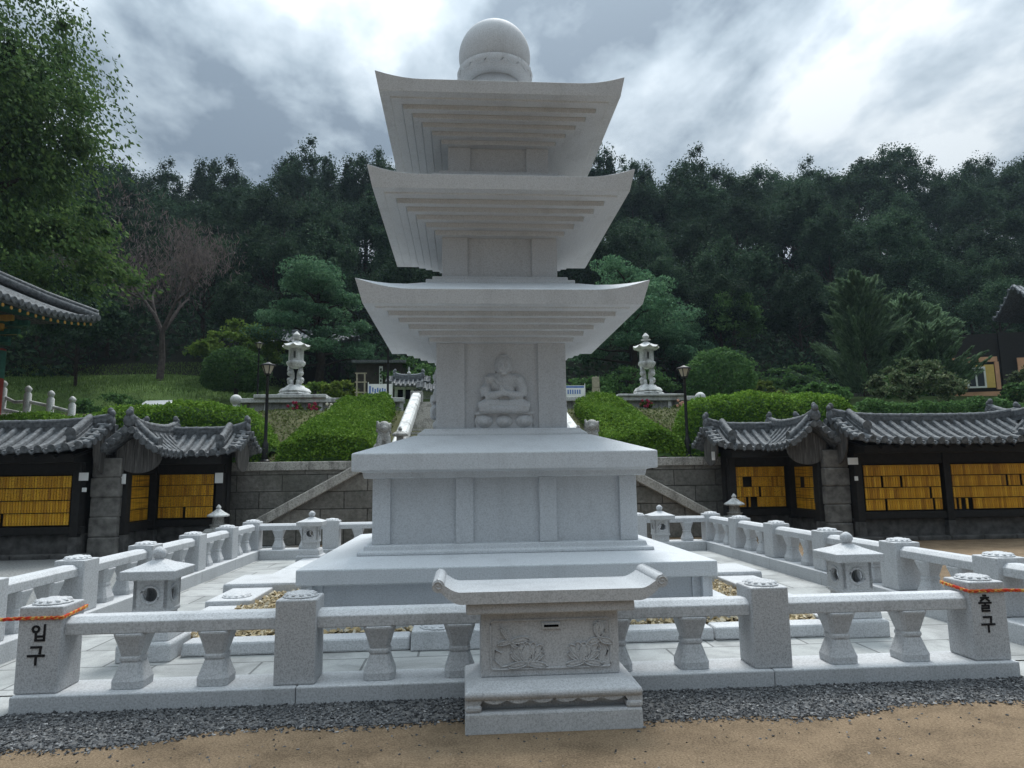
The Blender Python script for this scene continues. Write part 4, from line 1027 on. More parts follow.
def pine(loc, label, h, wdt, seed, nl=26000, s=1.0):
    r_ = tag(empty('pine_tree', loc), label, 'tree'); rd = random.Random(seed)
    tr = MB(); tr.tube([(0, 0, -.3), (.25, .1, h*.3), (-.15, .1, h*.6), (.1, 0, h*.93)], [.3, .22, .15, .05], 8); P = []
    npad = 22
    for k in range(npad):
        t = .30+.68*k/npad; a = k*2.4+rd.uniform(-.4, .4); rad = wdt*(1-(t-.3)*.85)*rd.uniform(.45, .85)
        if k == npad-1: rad = 0
        c = Vector((math.cos(a)*rad, math.sin(a)*rad, h*t+rd.uniform(-.2, .3))); tr.tube([(0, .05, h*t-.5), ((c.x)*.5, c.y*.5, c.z-.35), (c.x, c.y, c.z-.1)], [.09, .06, .03], 5)
        pr = wdt*rd.uniform(.30, .44); m_ = nl//npad
        g_ = np.random.default_rng(seed*50+k); nb_ = 13
        bc_ = g_.normal(size=(nb_, 3)); bc_ /= np.linalg.norm(bc_, axis=1)[:, None]; bc_[:, 2] = np.abs(bc_[:, 2])*.5; bc_ *= np.array([pr, pr, pr*.45])*g_.uniform(.35, 1, nb_)[:, None]
        kk = g_.integers(0, nb_, m_); q = g_.normal(size=(m_, 3)); q /= np.linalg.norm(q, axis=1)[:, None]
        P.append(np.array(c)+bc_[kk]+q*(pr*np.array([.36, .36, .26]))*g_.uniform(.8, 1.0, m_)[:, None])
    P = np.concatenate(P); tr.build('trunk', BARK, r_, True)
    d = np.tile(np.array([0, 0, .8]), (len(P), 1)); quads('crown', leaves(P, .17*s, .5, 1.0), LF_PINE, r_)
pine((-8.9, 30, 6.0), 'blue green pine with layered flat pads left of the pagoda', 8.0, 3.5, 11)
pine((9.5, 30, 6.0), 'blue green pine with layered pads half hidden by the right of the pagoda roofs', 8.1, 3.6, 17)
pine((12.6, 32, 6.6), 'lower dark pine standing right behind the lantern terrace', 5.6, 2.9, 23, 11000)

def bush(name, loc, r, n, ls, m, label, cat='shrub', seed=1, clumps=40, cr=.25, trunk=0, shell=.8, group=None, asp=.6):
    r_ = tag(empty(name, loc), label, cat, group)
    if trunk: limbs(MB(), (0, 0, -.2), (0, 0, trunk+r[2]*.6), r[0]*.6, 6, .09, seed).build('trunk', BARK, r_, True)
    P = blob_points(n, (0, 0, trunk+r[2]), r, clumps, cr, seed, shell); quads('crown' if trunk else 'foliage', leaves(P, ls, asp, .4), m, r_); return r_
def topiary(name, loc, r, trunk, n, ls, m, label, seed):
    r_ = tag(empty(name, loc), label, 'tree'); rg_ = np.random.default_rng(seed)
    MB().tube([(0, 0, -.3), (.03, 0, trunk*.5), (0, 0, trunk+r[2])], [.14, .11, .06], 8).build('trunk', BARK, r_, True)
    q = rg_.normal(size=(n, 3)); q /= np.linalg.norm(q, axis=1)[:, None]; q[:, 2] = np.where(q[:, 2] < -.55, -.55, q[:, 2])
    P = q*np.array(r)*rg_.uniform(.78, 1.0, n)[:, None]*(1+.05*np.sin(q[:, 0]*9)*np.sin(q[:, 2]*8+1))[:, None]+np.array([0, 0, trunk+r[2]*.6])
    cr = quads('crown', leaves(P, ls, .6, .4), m, r_); return r_
topiary('round_topiary', (-11.6, 24.5, 5.4), (1.62, 1.62, 1.35), .55, 11000, .13, LF_DARK, 'dense dark green dome clipped tree on the left terrace', 4)
topiary('round_topiary', (12.3, 23.5, 4.72), (1.75, 1.75, 1.75), .35, 10000, .15, LF_DARK, 'round dark green tree beside the right street lamp', 5)
bush('maple_tree', (-13.0, 29, 6.2), (2.9, 2.4, 1.75), 9000, .2, LF_MAPLE, 'wide yellowish green tree behind the clipped dome tree', 'tree', 6, 50, .22, .9, .6)
bush('round_shrub', (15.2, 24.5, 4.75), (1.05, 1.0, .85), 4200, .15, LF_YEL, 'yellow green round shrub right of the round dark tree', 'shrub', 7, 30, .25)
bush('spindle_shrub', (-6.3, 22.5, 4.75), (.95, .8, .75), 3000, .15, LF_YEL, 'light green shrub below the left pine', 'shrub', 8, 24, .3, group=None)
bush('spindle_shrub', (-7.6, 24, 4.75), (1.2, .9, .8), 3200, .16, LF_MAPLE, 'green shrub behind the left tall lantern', 'shrub', 9, 24, .3)
bush('loose_shrub', (15.9, 14, 2.95), (1.8, 1.2, 1.3), 10500, .125, LF_PALE, 'loose pale leaved shrub behind the right shelter roof', 'shrub', 12, 60, .2, .25)
bush('loose_shrub', (24.3, 18.5, 4.3), (.8, .8, 1.0), 3600, .13, LF_PALE, 'dim green shrub cut by the right edge of the photo', 'shrub', 13, 26, .28)
for k, (x, y, rx, rz, lab) in enumerate(((21.0, 15.2, 1.0, .6, 'dark low shrub behind the right end of the long shelter roof'), (12.9, 15.2, 1.2, .7, 'dark low shrub between the bright hedge and the pale loose shrub'), (17.9, 17, 1.3, .9, 'dull shrub below the junipers behind the pale loose shrub'), (5.6, 24.5, 1.7, .9, 'low mounded dark shrub just right of the pagoda body'), (8.6, 25.5, 2.2, 1.15, 'wide mounded dark shrub behind the right tall lantern'), (18.2, 27.5, 2.0, 1.1, 'dark mound shrub left of the feathery junipers'), (-3.4, 27, 2.0, 1.3, 'dark mound shrub left of the pagoda above the small shrine'), (-16.5, 22.5, 1.7, 1.0, 'dim mound shrub at the foot of the left lawn'), (14.3, 28.5, 2.4, 1.5, 'tall dark shrub above the yellow green shrub'))):
    bush('mound_shrub', (x, y, (bank_z(x, y) if y < 17.9 else hill_z(x, y))-.1), (rx, rx*.8, rz), 5200, .15, LF_DARK, lab, 'shrub', 20+k, 36, .24)
for k, (x, y, rx, h, lab) in enumerate(((-20.5, 27, 2.6, 5.2, 'shaded tree behind the temple eave on the left'), (-25.5, 26, 3.0, 6.2, 'shaded tree at the far left behind the temple'), (17.0, 33, 2.8, 6.0, 'grey green tree right of the low dark pine'), (-22.8, 31, 2.7, 6.0, 'shaded tree between the temple and the bare tree'))):
    bush('shade_tree', (x, y, hill_z(x, y)-.2), (rx, rx*.9, h*.42), 8000, .2, (LF_FOREST if x < 0 else LF_DARK), lab, 'tree', 30+k, 40, .26, h*.2, .55)
# feathery junipers
def juniper(loc, label, h, wd, seed, n=36000):
    r_ = tag(empty('juniper_tree', loc), label, 'tree', None); rd = np.random.default_rng(seed); P, D = [], []
    MB().tube([(0, 0, -.3), (.1, 0, h*.4), (0, 0, h*.8)], [.2, .14, .04], 7).build('trunk', BARK, r_, True)
    ns = 150
    for k in range(ns):
        t = rd.uniform(.08, .92); a = rd.uniform(0, 6.28); out_ = wd*(1.05-t*.75)
        d = np.array([math.cos(a), math.sin(a), rd.uniform(.5, 1.05)]); d /= np.linalg.norm(d)
        L = rd.uniform(.6, 1.0)*out_*1.15; s0 = np.array([math.cos(a)*out_*.12, math.sin(a)*out_*.12, h*t*.82]); m_ = n//ns
        u = rd.uniform(.15, 1.0, m_)[:, None]; P.append(s0+d*L*u+rd.normal(size=(m_, 3))*(.15*(1.12-u))*wd*.40); D.append(np.tile(d*1.5, (m_, 1)))
    quads('crown', leaves(np.concatenate(P), .24, .26, .8, np.concatenate(D)), LF_JUN, r_)
juniper((20.8, 25, 4.8), 'feathery juniper with the tallest tips left of the brown house', 8.9, 3.4, 1)
juniper((24.0, 26, 4.9), 'feathery juniper in the middle of the row by the brown house', 7.6, 3.1, 2)
juniper((26.9, 27.5, 5.4), 'feathery juniper nearest the grey roof at the right edge', 7.0, 2.3, 3)
juniper((23.4, 23.6, 4.8), 'low dark juniper in front of the feathery row', 5.2, 2.8, 4)

# clipped hedges: a dark woody core with leaves all over its surface
def hedge(name, poly_fn, us, vs, n, ls, m, label, cat='hedge', core=.12):
    """poly_fn(u,v)->(x,y,z) of the clipped top surface; sides fall to the ground line poly_fn(u,v,base=True)"""
    r_ = tag(empty(name, (0, 0, 0)), label, cat); rg_ = np.random.default_rng(len(label)); P = []
    nu, nv = 24, 10; top = [[poly_fn(u, v) for v in np.linspace(0, 1, nv)] for u in np.linspace(0, 1, nu)]
    mb = MB(); mb.v = [tuple(np.array(p)-np.array([0, 0, core])) for row in top for p in row]
    for i in range(nu-1):
        for j in range(nv-1): a = i*nv+j; mb.f.append((a, a+1, a+nv+1, a+nv))
    mb.build('stems', LF_DARK, r_, True)
    uu = np.linspace(0, 1, 41); vv = np.linspace(0, 1, 41); G_ = np.array([[poly_fn(u, v) for v in vv] for u in uu])
    A_ = np.linalg.norm(np.cross(G_[1:, :-1]-G_[:-1, :-1], G_[:-1, 1:]-G_[:-1, :-1]), axis=2).ravel(); pick = rg_.choice(len(A_), n, p=A_/A_.sum())
    i_, j_ = pick//40, pick % 40; a_, b_ = rg_.random((2, n)); a_ = a_[:, None]; b_ = b_[:, None]
    P = G_[i_, j_]*(1-a_)*(1-b_)+G_[i_+1, j_]*a_*(1-b_)+G_[i_, j_+1]*(1-a_)*b_+G_[i_+1, j_+1]*a_*b_
    P = P+rg_.normal(size=(n, 3))*.035
    quads('foliage', leaves(P, ls, .55, .5), m, r_); return r_
def rounded(x0, x1, y0, y1, zb, zt, sag=0):
    """box hedge with rounded shoulders, u along x, v from the front foot over the top to the back foot"""
    def f(u, v):
        a = (v-.5)*math.pi; ex = abs(2*u-1)**11; c_, s_ = math.cos(a), math.sin(a)
        sy_ = math.copysign(abs(s_)**.55, s_); cz = abs(c_)**.5
        x = x0+(x1-x0)*u; zb_ = zb(x) if callable(zb) else zb; zt_ = zt(x) if callable(zt) else zt
        H = (zt_-zb_)*(1-.75*ex)
        wob = .05*math.sin(x*3.1+v*4)+.04*math.sin(x*7.3)
        return (x, (y0+y1)/2+sy_*(y1-y0)/2*(1-.25*ex), zb_+cz*H+wob*cz)
    return f
hedge('clipped_hedge', rounded(-17.5, -5.8, 9.35, 11.6, 2.0, lambda x: 3.36+.36*max(0, min(1, x+10.7))+.08*math.sin(x*.9)+.10*math.exp(-((x+8)/1.6)**2)), 0, 0, 42000, .085, LF_HEDGE, 'long bright green clipped hedge behind the left shelters')
hedge('clipped_hedge', rounded(5.85, 11.3, 9.35, 11.6, 2.0, lambda x: 3.9-.014*(x-8.2)**2), 0, 0, 30000, .085, LF_HEDGE, 'rounded bright green clipped hedge behind the right corner shelter')
hedge('clipped_hedge', rounded(11.0, 20, 10.6, 11.4, 2.0, lambda x: 3.72+.08*math.sin(x*1.7)), 0, 0, 26000, .10, LF_DARK, 'low dull hedge behind the long right shelter')
# sloping hedges beside the upper stair
def slope_hedge(xa0, xa1, xb0, xb1):
    def f(u, v):                         # u runs up the bank, v across
        y = 9.45+u*6.0; x0 = xa0+(xb0-xa0)*u; x1 = xa1+(xb1-xa1)*u; a = (v-.5)*math.pi; s_ = math.sin(a); ex = 0
        sx_ = math.copysign(abs(s_)**.5, s_); x = (x0+x1)/2+sx_*(x1-x0)/2
        H = .68*(1-.6*ex); return (x, y-.12*(u < .01), bank_z(x, y)-.12+abs(math.cos(a))**.45*(H+.12)*(0.25 if u < .01 else 1)+.05*math.sin(x*4+u*9)+.04*math.sin(x*9))
    return f
hedge('sloping_hedge', slope_hedge(-5.55, -2.95, -4.9, -3.0), 0, 0, 32000, .085, LF_HEDGE, 'bright green hedge sloping up the bank left of the upper steps')
hedge('sloping_hedge', slope_hedge(3.55, 5.75, 3.65, 5.2), 0, 0, 32000, .085, LF_HEDGE, 'bright green hedge sloping up the bank right of the upper steps')
# ivy-like cover on the bank, grass on the lawn
P = []
for k in range(26000):
    x = random.uniform(-13, 13); y = random.uniform(9.5, 17.8)
    if -2.8 < x < 3.4: continue
    P.append((x, y, bank_z(x, y)+abs(random.gauss(0, .04))))
tag(quads('ground_cover', leaves(np.array(P), .10, .55, .6), LF_IVY), 'olive brown ground cover on the bank between the hedges', 'ground cover', kind='stuff')
P = []
for k in range(30000):
    x = random.uniform(-27, -6); y = random.uniform(20, 33); P.append((x, y, hill_z(x, y)+.05))
tag(quads('grass', leaves(np.array(P), .16, .2, .2, np.tile(np.array([0, 0, 1.2]), (len(P), 1))), LF_GRASS), 'short dim grass on the left slope', 'grass', kind='stuff')

# ------------------------------------------------------------------ lantern terrace
tw_ = tag(empty('terrace_wall', (0, 17.95, 0)), 'low grey panelled terrace wall under the tall lanterns', 'wall')
for x0, x1 in ((-9.3, -2.95), (3.5, 9.1)):
    MB().box(x0, x1, .02, .4, 4.1, 4.60).build('wall_face', OLDST, tw_); MB().box(x0-.1, x1+.1, -.12, .5, 4.602, 4.78).build('coping', LANT, tw_, bevel=.02)
    n_ = int((x1-x0)/.95)
    for k in range(n_+1): MB().box(x0+k*(x1-x0)/n_-.07, x0+k*(x1-x0)/n_+.07, -.05, .018, 4.1, 4.60).build('pilaster', LANT, tw_)
MB().box(-8.7, -5.9, -.2, 1.2, 4.782, 4.92).build('dais', LANT, tw_, bevel=.02); MB().box(5.8, 8.6, -.2, 1.2, 4.782, 4.87).build('dais', LANT, tw_, bevel=.02)
def tall_lantern(loc, label, first=[None]):
    if first[0] is None:
        r_ = empty('tall_stone_lantern', loc)
        MB().lathe([(.66, 0), (.68, .1), (.60, .14)], 8, ph=.39).build('base', LANT, r_, bevel=.015)
        MB().lathe([(.56, .14), (.60, .2), (.52, .32), (.36, .40), (.33, .46)], 48, mod=lambda a, k: 1+.05*math.sin(a*8)).build('lotus_base', LANT, r_, True)
        fg = MB()
        for s in (-1, 1):
            fg.tube([(s*.17, 0, .44), (s*.22, -.02, .6), (s*.13, 0, .8), (s*.17, 0, 1.0), (s*.2, 0, 1.22)], [.10, .11, .09, .12, .08], 10)
            fg.ell((s*.2, -.05, .98), (.13, .13, .12)); fg.ell((s*.24, 0, .72), (.1, .14, .1)); fg.tube([(s*.1, -.12, .46), (s*.14, -.14, .7)], .07, 8); fg.tube([(s*.16, -.08, 1.0), (s*.27, -.1, 1.12), (s*.25, -.06, 1.28)], .055, 8); fg.ell((s*.14, -.14, .47), (.09, .12, .05))
        fg.build('lion_shaft', LANT, r_, 'all')
        MB().lathe([(.22, 1.22), (.31, 1.30), (.37, 1.40), (.36, 1.47), (.33, 1.5)], 48, mod=lambda a, k: 1+.04*math.sin(a*8)).build('lotus_top', LANT, r_, True)
        fb = MB()
        for k in range(8):
            a0, a1 = 2*math.pi*(k-.5)/8, 2*math.pi*(k+.5)/8; R0 = .30
            p, q = Vector((R0*math.cos(a0), R0*math.sin(a0), 0)), Vector((R0*math.cos(a1), R0*math.sin(a1), 0))
            if k % 2 == 0:
                for f0, f1, z0, z1 in ((0, .3, 1.5, 2.02), (.7, 1, 1.5, 2.02), (.3, .7, 1.5, 1.6), (.3, .7, 1.9, 2.02)):
                    a, b = p.lerp(q, f0), p.lerp(q, f1); fb.loft([[(v.x*sc__, v.y*sc__, z) for v, sc__, z in ((a, 1, z0), (b, 1, z0), (b, 1, z1), (a, 1, z1))], [(v.x*sc__, v.y*sc__, z) for v, sc__, z in ((a, .82, z0), (b, .82, z0), (b, .82, z1), (a, .82, z1))]])
            else:
                fb.loft([[(v.x*k_, v.y*k_, z) for v, k_, z in ((p, 1, 1.5), (q, 1, 1.5), (q, 1, 2.02), (p, 1, 2.02))], [(v.x*k_, v.y*k_, z) for v, k_, z in ((p, .82, 1.5), (q, .82, 1.5), (q, .82, 2.02), (p, .82, 2.02))]])
        fb.build('fire_box', LANT, r_)
        n8 = 48; lf_ = lambda a: max(0, math.cos(4*(a-math.pi/8)*2/2))**0 if False else (abs(math.cos(4*(a+math.pi/8-math.pi/8)))**6)
        rings = []
        for rr_, z, u in ((.28, 2.02, 0), (.50, 2.06, .08), (.53, 2.10, .09), (.40, 2.19, .03), (.22, 2.30, 0), (.10, 2.40, 0)):
            rings.append([(rr_*(1+.06*abs(math.cos(4*a))**4)*math.cos(a), rr_*(1+.06*abs(math.cos(4*a))**4)*math.sin(a), z+u*abs(math.cos(4*a))**6) for a in np.linspace(0, 2*math.pi, n8, endpoint=False)])
        MB().loft(rings).build('lantern_roof', LANT, r_, True)
        MB().lathe([(.10, 2.40), (.07, 2.43), (.2, 2.47), (.21, 2.50), (.07, 2.53), (.13, 2.58), (.15, 2.64), (.09, 2.72), (.02, 2.80)], 20).build('finial', LANT, r_, True)
        r_.scale = (1, 1, .96); first[0] = r_
    else:
        r_ = copy_tree(first[0]); r_.location = loc
    return tag(r_, label, 'lantern', 'tall carved lanterns on the terrace')
tall_lantern((-7.25, 18.4, 4.90), 'tall white carved stone lantern on the terrace left of the pagoda')
tall_lantern((7.22, 18.4, 4.85), 'tall white carved stone lantern on the terrace right of the pagoda')
for x, lab in ((-9.4, 'pale stone ball post at the left end of the terrace wall'), (9.27, 'pale stone ball post at the right end of the terrace wall')):
    MBo = MB().lathe([(.2, 4.0), (.2, 4.45), (.13, 4.5), (.12, 4.55)], 12); MBo.ell((x*0, 0, 4.72), (.22, .22, .22), 18, 12); o = MBo.build('ball_post', LANT, None, True); o.location = (x, 17.9, 0); tag(o, lab, 'post', 'ball posts of the terrace wall')

# garden lamp posts
def lamp(loc, h, label):
    r_ = tag(empty('street_lamp', loc), label, 'street lamp', 'black garden lamp posts')
    MB().lathe([(.13, 0), (.13, .06), (.085, .1), (.085, .5), (.06, .56), (.045, .6), (.04, h-.36), (.055, h-.34), (.03, h-.30)], 14).build('pole', BLACK, r_, True)
    hd = MB().lathe([(.085, h-.28), (.175, h-.055)], 6).build('lamp_shade', GLASSY, r_)
    cg = MB()
    for k in range(6): a = 2*math.pi*k/6; cg.tube([(.085*math.cos(a), .085*math.sin(a), h-.285), (.18*math.cos(a), .18*math.sin(a), h-.05)], .014, 5)
    cg.lathe([(.10, h-.31), (.10, h-.275)], 6).lathe([(.225, h-.06), (.215, h-.025), (.10, h+.01), (.03, h+.05)], 6)
    cg.build('cage', BLACK, r_)
lamp((-5.86, 9.6, 2.05), 2.72, 'black lamp post on the retaining wall left of the pagoda')
lamp((5.86, 9.6, 2.05), 2.60, 'black lamp post on the retaining wall right of the pagoda')
lamp((-3.42, 17.2, 4.2), 3.6, 'thin black lamp post beside the blue white banner')
lamp((-10.1, 23, 4.72), 3.3, 'small lamp post standing behind the clipped dome tree')

# banners and small structures on the terrace
bn = tag(empty('banner_stand', (-3.92, 18.9, 4.75)), 'white banner with blue print on the terrace left of the pagoda', 'banner')
MB().box(-.47, .47, -.015, .015, .14, .72).build('banner', WHITE, bn)
mk = MB(); rd = random.Random(2)
for k in range(7): x = -.30+k*.1; mk.box(x-.03, x+.03, -.019, -.0155, .36+rd.uniform(-.03, .03), .54+rd.uniform(-.03, .04))
mk.box(-.45, -.38, -.0185, -.0155, .15, .64).box(-.44, .44, -.018, -.0155, .16, .25); mk.build('blue_print', BLUE, bn)
for x in (-.49, .49): MB().tube([(x, 0, 0), (x, 0, .8)], .018, 8).build('pole', WHITE, bn)
wr = tag(empty('wooden_rack', (-4.72, 18.9, 4.75)), 'pale wooden rack left of the blue white banner', 'rack')
for x in (-.16, .16): MB().box(x-.03, x+.03, -.03, .03, 0, 1.2).build('upright', BAMB, wr)
for z in (.35, .78, 1.15): MB().box(-.24, .24, -.025, .025, z, z+.05).build('crossbar', BAMB, wr)
bn = tag(empty('banner_stand', (4.18, 18.9, 4.75)), 'white banner with blue print on the terrace right of the pagoda', 'banner')
MB().box(-.45, .45, -.015, .015, .1, .62).build('banner', WHITE, bn); mk = MB()
for k in range(6): x = -.25+k*.1; mk.box(x-.03, x+.03, -.019, -.0155, .26, .44)
mk.box(-.43, .43, -.018, -.0155, .52, .6); mk.build('blue_print', BLUE, bn)
for x in (-.47, .47): MB().tube([(x, 0, 0), (x, 0, .7)], .018, 8).build('pole', WHITE, bn)
st_ = tag(empty('stone_stele', (5.12, 18.9, 4.75)), 'beige upright stone marker beside the right banner', 'stele'); MB().box(-.16, .16, -.1, .1, 0, .5).build('lower_block', BAMB, st_, bevel=.02); MB().box(-.15, .15, -.09, .09, .505, .98).build('upper_block', BAMB, st_, bevel=.03)
# small tiled shrine and tile-capped wall near the axis
sh_ = tag(empty('small_shrine', (-2.95, 21.5, 4.72)), 'small grey tiled shrine left of the pagoda behind the terrace', 'shrine')
placed(giwa(MB(), 1.7, .7, .95, 1.3, .22, .15, .05), 'tile_roof', TILE, sh_, smooth=True); placed(ridge_mb(1.3, 1.27, .12), 'ridge', TILE2, sh_, smooth=True)
MB().box(-.6, .6, -.35, .35, 0, 1.0).build('wall', LANT, sh_)
for x in (-.35, .0, .35): MB().box(x-.12, x+.12, -.36, -.352, .2, .8).build('door', HOLE, sh_)
MB().lathe([(.05, 1.5), (.09, 1.6), (.03, 1.7), (.05, 1.78), (.01, 1.9)], 10).build('finial', LANT, sh_, True)
cw = tag(empty('tile_capped_wall', (-1.2, 20.6, 4.72)), 'low dark tile capped wall beside the small shrine', 'wall')
placed(giwa(MB(), 2.4, .45, .62, .95, .2, .12, .05), 'tile_cap', TILE, cw, smooth=True); MB().box(-1.1, 1.1, -.2, .2, 0, .7).build('wall_face', OLDST, cw)
# dark wooden hut and tiled hall behind the pine
ht = tag(empty('wooden_hut', (-5.0, 26.5, 5.3)), 'dim wooden hut with a vertical white signboard behind the banner', 'hut')
MB().box(-1.1, 1.3, 0, 2, 0, 2.3).build('wall', simple('hut_wood', (.05, .043, .038), .9, .3, 5), ht); MB().box(-1.3, 1.5, -.3, 2.2, 2.305, 2.45).build('roof', TILE, ht)
MB().box(.10, .28, -.06, -.01, .8, 2.15).build('signboard', WHITE, ht)
mk = MB()
for k in range(6): mk.box(.15, .23, -.064, -.0605, .92+k*.2, 1.04+k*.2)
mk.build('sign_marks', INK, ht)
hl = tag(empty('tiled_hall', (-11.0, 33.5, 7.5)), 'pale grey tiled roof of a hall half hidden behind the left pine', 'hall')
placed(giwa(MB(), 7.5, 1.6, 2.3, 3.2, .3, .3, .08), 'tile_roof', TILE2, hl, smooth=True); placed(ridge_mb(6, 3.15, .2), 'ridge', TILE2, hl, smooth=True); MB().box(-3, 3, -1, 1, -.5, 2.5).build('wall', DWOOD, hl)

# flowers in front of the terrace wall and over the left hedge
def flowers(loc, r, m, label, seed, nb=9, grp=None, leafm=None):
    r_ = tag(empty('flower_bush', loc), label, 'flowers', grp); P = blob_points(700, (0, 0, r*.7), (r, r*.7, r*.75), 14, .3, seed); quads('foliage', leaves(P, .11, .5, .4), leafm or LF_YEL, r_)
    rd = random.Random(seed)
    for k in range(nb):
        a = rd.uniform(0, 6.28); t = rd.uniform(0, 1); q = MB(); c = (r*.9*math.cos(a)*t, -r*.5*abs(math.sin(a))-.05, r*rd.uniform(.6, 1.45))
        q.ell(c, (.05, .04, .045), 10, 7)
        for j in range(5): b = j*1.256; q.ell((c[0]+.036*math.cos(b), c[1]-.02, c[2]+.036*math.sin(b)), (.028, .02, .028), 8, 6)
        q.build('blossom', m, r_, 'all')
for k, (x, y, m, lab) in enumerate(((-6.35, 17.5, FLRED, 'red flowered bush left of the tall lantern base'), (-5.6, 17.5, FLW, 'cream flowered bush under the terrace wall left of the sloping hedge'), (-4.9, 17.4, FLRED, 'dark red flowered bush next to the left sloping hedge'), (-4.3, 17.4, FLW, 'cream flowered bush behind the left sloping hedge top'), (-7.0, 17.5, FLRED, 'red flowered bush below the left tall lantern'),
                                   (6.9, 17.5, FLRED, 'red flowered bush below the right tall lantern'), (8.3, 17.5, FLP, 'peach flowered bush at the right end of the terrace wall'), (-10.3, 12.6, FLP, 'peach flowered bush over the left hedge by the white fence'), (-9.2, 12.6, FLW, 'cream flowered bush beside the pale car'), (-8.3, 12.4, FLW, 'small cream flowered bush at the middle of the left hedge top'))):
    z = bank_z(x, y) if y > 14 else 3.15
    flowers((x, y, z), .33, m, lab, 70+k, 8, None, LF_HEDGE if y < 14 else LF_YEL)

# white stone fence at the left
ff = tag(empty('stone_fence', (0, 0, 0)), 'pale stone fence with ball topped posts at the left edge behind the shelter', 'fence')
fp = [(-15.0, 12), (-14.32, 12), (-13.6, 12), (-12.93, 12), (-12.3, 12)]; fz = [3.72, 3.62, 3.46, 3.31, 3.13]
for i, ((x, y), z0) in enumerate(zip(fp, fz)):
    q = MB().lathe([(.10, z0-1.2), (.10, z0+.80), (.075, z0+.83), (.06, z0+.86), (.095, z0+.92), (.10, z0+.97), (.06, z0+1.03), (.02, z0+1.06)], 12); q.build('post', LANT, ff, True).location = (x, y, 0)
    if i:
        (a, b), z1 = fp[i-1], fz[i-1]
        for zz_, rr_ in ((.18, .06), (.58, .05)):
            MB().tube([(a, b, z1+zz_), ((a+x)/2, (b+y)/2, (z0+z1)/2+zz_-(.1 if zz_ > .5 and i < 3 else 0)), (x, y, z0+zz_)], rr_, 8).build('rail', LANT, ff)
dr = MB(); dr.tube([(-16.5, 11.4, 3.38), (-13.7, 11.4, 3.38), (-13.45, 11.4, 3.36)], [.26, .26, .18], 20); dr.box(-16.5, -13.6, 11.2, 11.6, 2.2, 3.25); tag(dr.build('stone_drum', OLDST, None, True, bevel=.03), 'rounded grey stone block in front of the pale ball fence', 'stone block')

# pale car behind the hedge
ca = tag(empty('parked_car', (-14.0, 22.6, 3.80), R(80)), 'pale silver car roof showing above the left hedge', 'car')
def car_sec(x, w_, zb, zt): return [(x, -w_, zb), (x, w_, zb), (x, w_*1.02, (zb+zt)/2), (x, w_*.92, zt), (x, -w_*.92, zt), (x, -w_*1.02, (zb+zt)/2)]
MB().loft([car_sec(x, w_, zb, zt) for x, w_, zb, zt in ((-2.15, .72, .4, .72), (-2.05, .84, .28, .88), (-.9, .88, .25, .95), (1.0, .88, .25, .96), (1.95, .86, .28, .92), (2.1, .75, .4, .8))]).build('body', CARP, ca, True, bevel=.03)
MB().loft([[(x, -w_, z), (x, w_, z), (x, w_-.0, z+.01), (x, -w_+.0, z+.01)] if False else [(x, -w0, .94), (x, w0, .94), (x, w1, z), (x, -w1, z)] for x, w0, w1, z in ((-1.25, .8, .8, .97), (-.55, .8, .66, 1.40), (.75, .8, .66, 1.43), (1.75, .8, .72, .97))]).build('cabin', CARP, ca, True, bevel=.03)
for s in (-1, 1): MB().prism([(-.95, 1.0), (-.5, 1.34), (.7, 1.36), (1.3, 1.0)], 'y', s*.76-.015, s*.76+.015).xf(Matrix.Identity(4)).build('side_window', CARG, ca)
for x in (-1.35, 1.3):
    for s in (-1, 1):
        wl_ = MB().tube([(x, s*.72, .31), (x, s*.9, .31)], .31, 20).build('wheel', BLACK, ca, True); MB().tube([(x, s*.895, .31), (x, s*.91, .31)], .19, 14).build('rim', LANT, wl_)

# ------------------------------------------------------------------ temple at the left edge
def local_ang(): return math.atan2(.8, .6)
tp = tag(empty('temple_hall', (-12.0, 12.5, 0), R(88)), 'painted temple hall with a dark upturned tiled eave at the left edge', 'temple')
# eave runs along local x (to 0 at the corner), roof rises along local +y
Ln = 9.0; tr_ = MB(); upf = lambda x: .42*max(0, (x+3.4)/3.4)**2
ez = 6.32
n_r = int(Ln/.27)
sheet = []
for k in range(n_r+1):
    x = -Ln+k*Ln/n_r
    lim = 1.0 if x < -3.2 else max(.08, min(1, (-x)/3.2))
    pts = [(x, 3.4*t*lim, ez+upf(x)*(1-t*.5)+1.75*(t*lim)**1.1) for t in np.linspace(0, 1, 7)]
    tr_.tube(pts, .075, 8); tr_.tube([(x, 0, ez+upf(x)), (x, -.05, ez+upf(x)-.005)], .095, 12)
    sheet.append(pts)
o = len(tr_.v)
for pts in sheet: tr_.v += [(p[0], p[1], p[2]-.03) for p in pts]
for pts in sheet: tr_.v += [(p[0], p[1]+.05, p[2]-.14) for p in pts]
tot = len(sheet)*7
for i in range(len(sheet)-1):
    for j in range(6): a = o+i*7+j; tr_.f.append((a, a+1, a+8, a+7)); tr_.f.append((a+tot, a+tot+7, a+tot+8, a+tot+1))
    a = o+i*7; tr_.f.append((a, a+7, a+tot+7, a+tot))
tro = tr_.build('tile_roof', TILE, tp, True)
hp = MB(); hp.tube([(.02, .02, ez+.46), (-1.0, 1.0, ez+.80), (-3.2, 3.3, ez+1.85)], .13, 10); hp.tube([(.02, .02, ez+.6), (-1.0, 1.0, ez+.94), (-3.2, 3.3, ez+1.98)], .08, 10); hp.build('hip_ridge', TILE, tro, True)
rf2 = MB()                                   # the other slope beyond the hip
